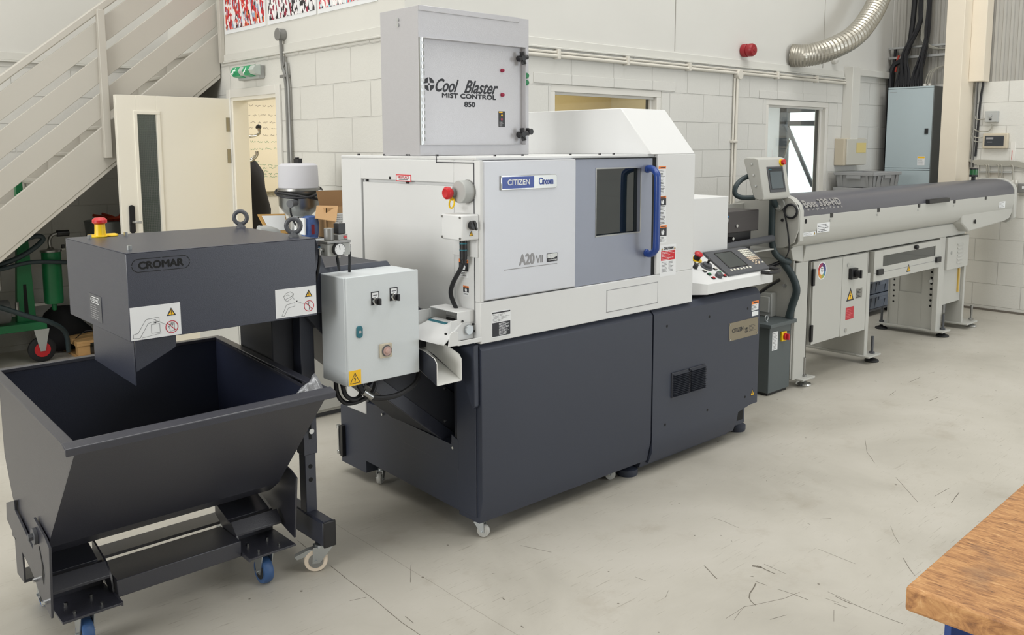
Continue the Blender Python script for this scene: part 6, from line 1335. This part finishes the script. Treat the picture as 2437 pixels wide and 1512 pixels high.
# ------------------------------------------------------------------ under the stairs
gp = thing('pump_trolley', (1.65, 7.6, 0), 'green pump trolley with filter canister and red-hubbed wheels under the stairs', 'pump trolley')
link('trolley_base', MB().box(1.25, 1.80, 7.42, 7.80, .265, .325), gpump, gp, .004)
link('trolley_column', MB().prism([(1.61, .325), (1.745, .325), (1.72, 1.20), (1.66, 1.20)], 'y', 7.50, 7.56).prism([(1.66, 1.2), (1.72, 1.2), (1.71, 1.5), (1.67, 1.5)], 'y', 7.50, 7.56), gpump, gp, .003)
link('column_slot', FR(7.4995).slab([(1.665, .38), (1.695, .38), (1.69, .62), (1.668, .62)], 0, .001), opening_shade, gp)
link('filter_canister', MB().lathe([(.012, .39), (.018, .40), (.018, .44), (.066, .45), (.07, .47), (.07, .86)], (1.88, 7.50, 0), n=28), gpump, gp)
link('canister_lid', MB().lathe([(.078, .86), (.078, .875), (.03, .88), (.012, .90)], (1.88, 7.50, 0), n=28).box(1.93, 1.985, 7.49, 7.51, .865, .88), steel, gp)
link('canister_bracket', MB().box(1.74, 1.83, 7.5, 7.54, .44, .46).box(1.70, 1.82, 7.5, 7.54, .78, .80), steel, gp)
link('outlet_elbow', MB().tube([(1.88, 7.5, .89), (1.875, 7.5, .95), (1.90, 7.5, .99), (1.95, 7.5, 1.0)], .014, 10), steel, gp)
link('hose_grip', MB().cyl((1.93, 7.5, 1.0), (2.02, 7.5, 1.0), .026, n=14).box(1.96, 1.985, 7.495, 7.515, .88, .91), black, gp, .003)
link('pump_motor', MB().cyl((1.30, 7.46, .43), (1.55, 7.46, .43), .09, n=24).box(1.36, 1.48, 7.42, 7.5, .51, .56), mat('motor_grey', (90, 92, 92), .5), gp, .004)
link('pipework', MB().tube([(1.50, 7.44, .60), (1.50, 7.44, .78), (1.53, 7.44, .80), (1.60, 7.44, .79)], .011, 8).tube([(1.60, 7.42, .5), (1.60, 7.42, .42)], .014, 8), steel, gp)
for x in (1.76, 1.33):
    w_ = link('trolley_wheel', MB().lathe([(.05, -.022), (.085, -.022), (.10, -.012), (.10, .012), (.085, .022), (.05, .022)], (x, 7.46, .10), (0, 1, 0), 28), rubber, gp)
    link('wheel_rim', MB().cyl((x, 7.434, .10), (x, 7.486, .10), .058, n=24), red, w_); link('wheel_fork', MB().prism([(x-.055, .265), (x+.055, .265), (x+.018, .09), (x-.018, .09)], 'y', 7.425, 7.431), zinc, w_)
hz2 = thing('coiled_hose', (1.6, 7.4, 0), 'dark teal rubber hose looped over the green pump trolley', 'hose')
link('hose_loop', MB().tube([(1.30, 7.40, .78), (1.5, 7.40, .80), (1.68, 7.40, .87), (1.80, 7.38, .97), (1.74, 7.38, 1.0), (1.55, 7.38, .93), (1.35, 7.38, .87)], .019, 10).tube([(1.30, 7.37, .74), (1.5, 7.37, .77), (1.72, 7.40, .80), (2.0, 7.42, .77), (2.2, 7.45, .74)], .016, 10), hose, hz2)
link('hose_tail', MB().tube([(1.25, 7.30, .58), (1.45, 7.28, .50), (1.65, 7.28, .40), (1.80, 7.30, .33), (1.92, 7.4, .22), (1.95, 7.45, .05)], .019, 10), hose, hz2)
bagm = MB(); rr = random.Random(12); n = 16; vs = []
for i in range(8):
    z = .02+.05*i; k = math.sin(math.pi*(.35+.62*i/8))
    for j in range(n):
        t = 2*math.pi*j/n; w = 1+.18*math.sin(3*t+i)+.1*rr.uniform(-1, 1); vs.append((2.0+.2*k*w*math.cos(t), 7.78+.13*k*w*math.sin(t), z))
bagm.add(vs, [(i*n+j, i*n+(j+1) % n, (i+1)*n+(j+1) % n, (i+1)*n+j) for i in range(7) for j in range(n)]+[tuple(range(n))[::-1], tuple(range(7*n, 8*n))])
tag(link('black_bag', bagm, mat('black_bag_fabric', (24, 24, 28), .8), ang=80), 'crumpled black bag on the floor behind the green pump trolley', 'bag')
pa = thing('pallet', (2.2, 7.6, 0), 'pale pine pallet on the floor under the stairs, behind the grey skip', 'pallet')
for k in range(4): bx('deck_board', 1.99, 2.55, 7.36+k*.13, 7.46+k*.13, .115, .135, wood, pa, .002)
for x in (2.0, 2.23, 2.45): link('pallet_foot', MB().box(x, x+.09, 7.37, 7.45, .02, .095).box(x, x+.09, 7.74, 7.82, .02, .095), wood, pa, .002)
link('pallet_stringer', MB().box(1.99, 2.09, 7.36, 7.85, .095, .115).box(2.44, 2.54, 7.36, 7.85, .095, .115).box(1.99, 2.09, 7.36, 7.85, 0, .02).box(2.44, 2.54, 7.36, 7.85, 0, .02), wood, pa, .002)
td = thing('teal_tub', (2.37, 7.62, .136), 'teal plastic tub standing on the pallet', 'tub')
link('tub_wall', MB().lathe([(.13, .136), (.15, .45), (.155, .455), (.155, .47), (.14, .465), (.125, .15)], (2.37, 7.62, 0), n=28), mat('teal_tub_plastic', (24, 128, 128), .45), td)
dr_ = thing('oil_drum', (2.45, 7.6, .5), 'galvanised drum full of tools behind the emergency stop of the conveyor head', 'drum')
link('drum_wall', MB().lathe([(.155, .472), (.17, .8), (.19, 1.06), (.195, 1.07), (.19, 1.075)], (2.37, 7.62, 0), n=30), mat('drum_zinc', (120, 124, 126), .4, .7), dr_)
tl = MB(); rr = random.Random(5)
for k in range(7): a_ = rr.uniform(0, 6.28); tl.tube([(2.37+.1*math.cos(a_), 7.60+.1*math.sin(a_), 1.07), (2.37+.17*math.cos(a_+2), 7.60+.15*math.sin(a_+2), 1.10+rr.uniform(0, .03))], .012, 6, smooth=0)
tag(link('orange_straps', tl, mat('strap_orange', (190, 70, 40), .7)), 'red and orange straps heaped on top of the drum under the stairs', 'straps')
tag(link('floor_wire', MB().tube([(2.02, 7.5, .14), (2.10, 7.45, .20), (2.2, 7.34, .17), (2.24, 7.33, .10), (2.28, 7.30, .01)], .004, 6), cable), 'thin black wire draped over the pine pallet', 'wire')
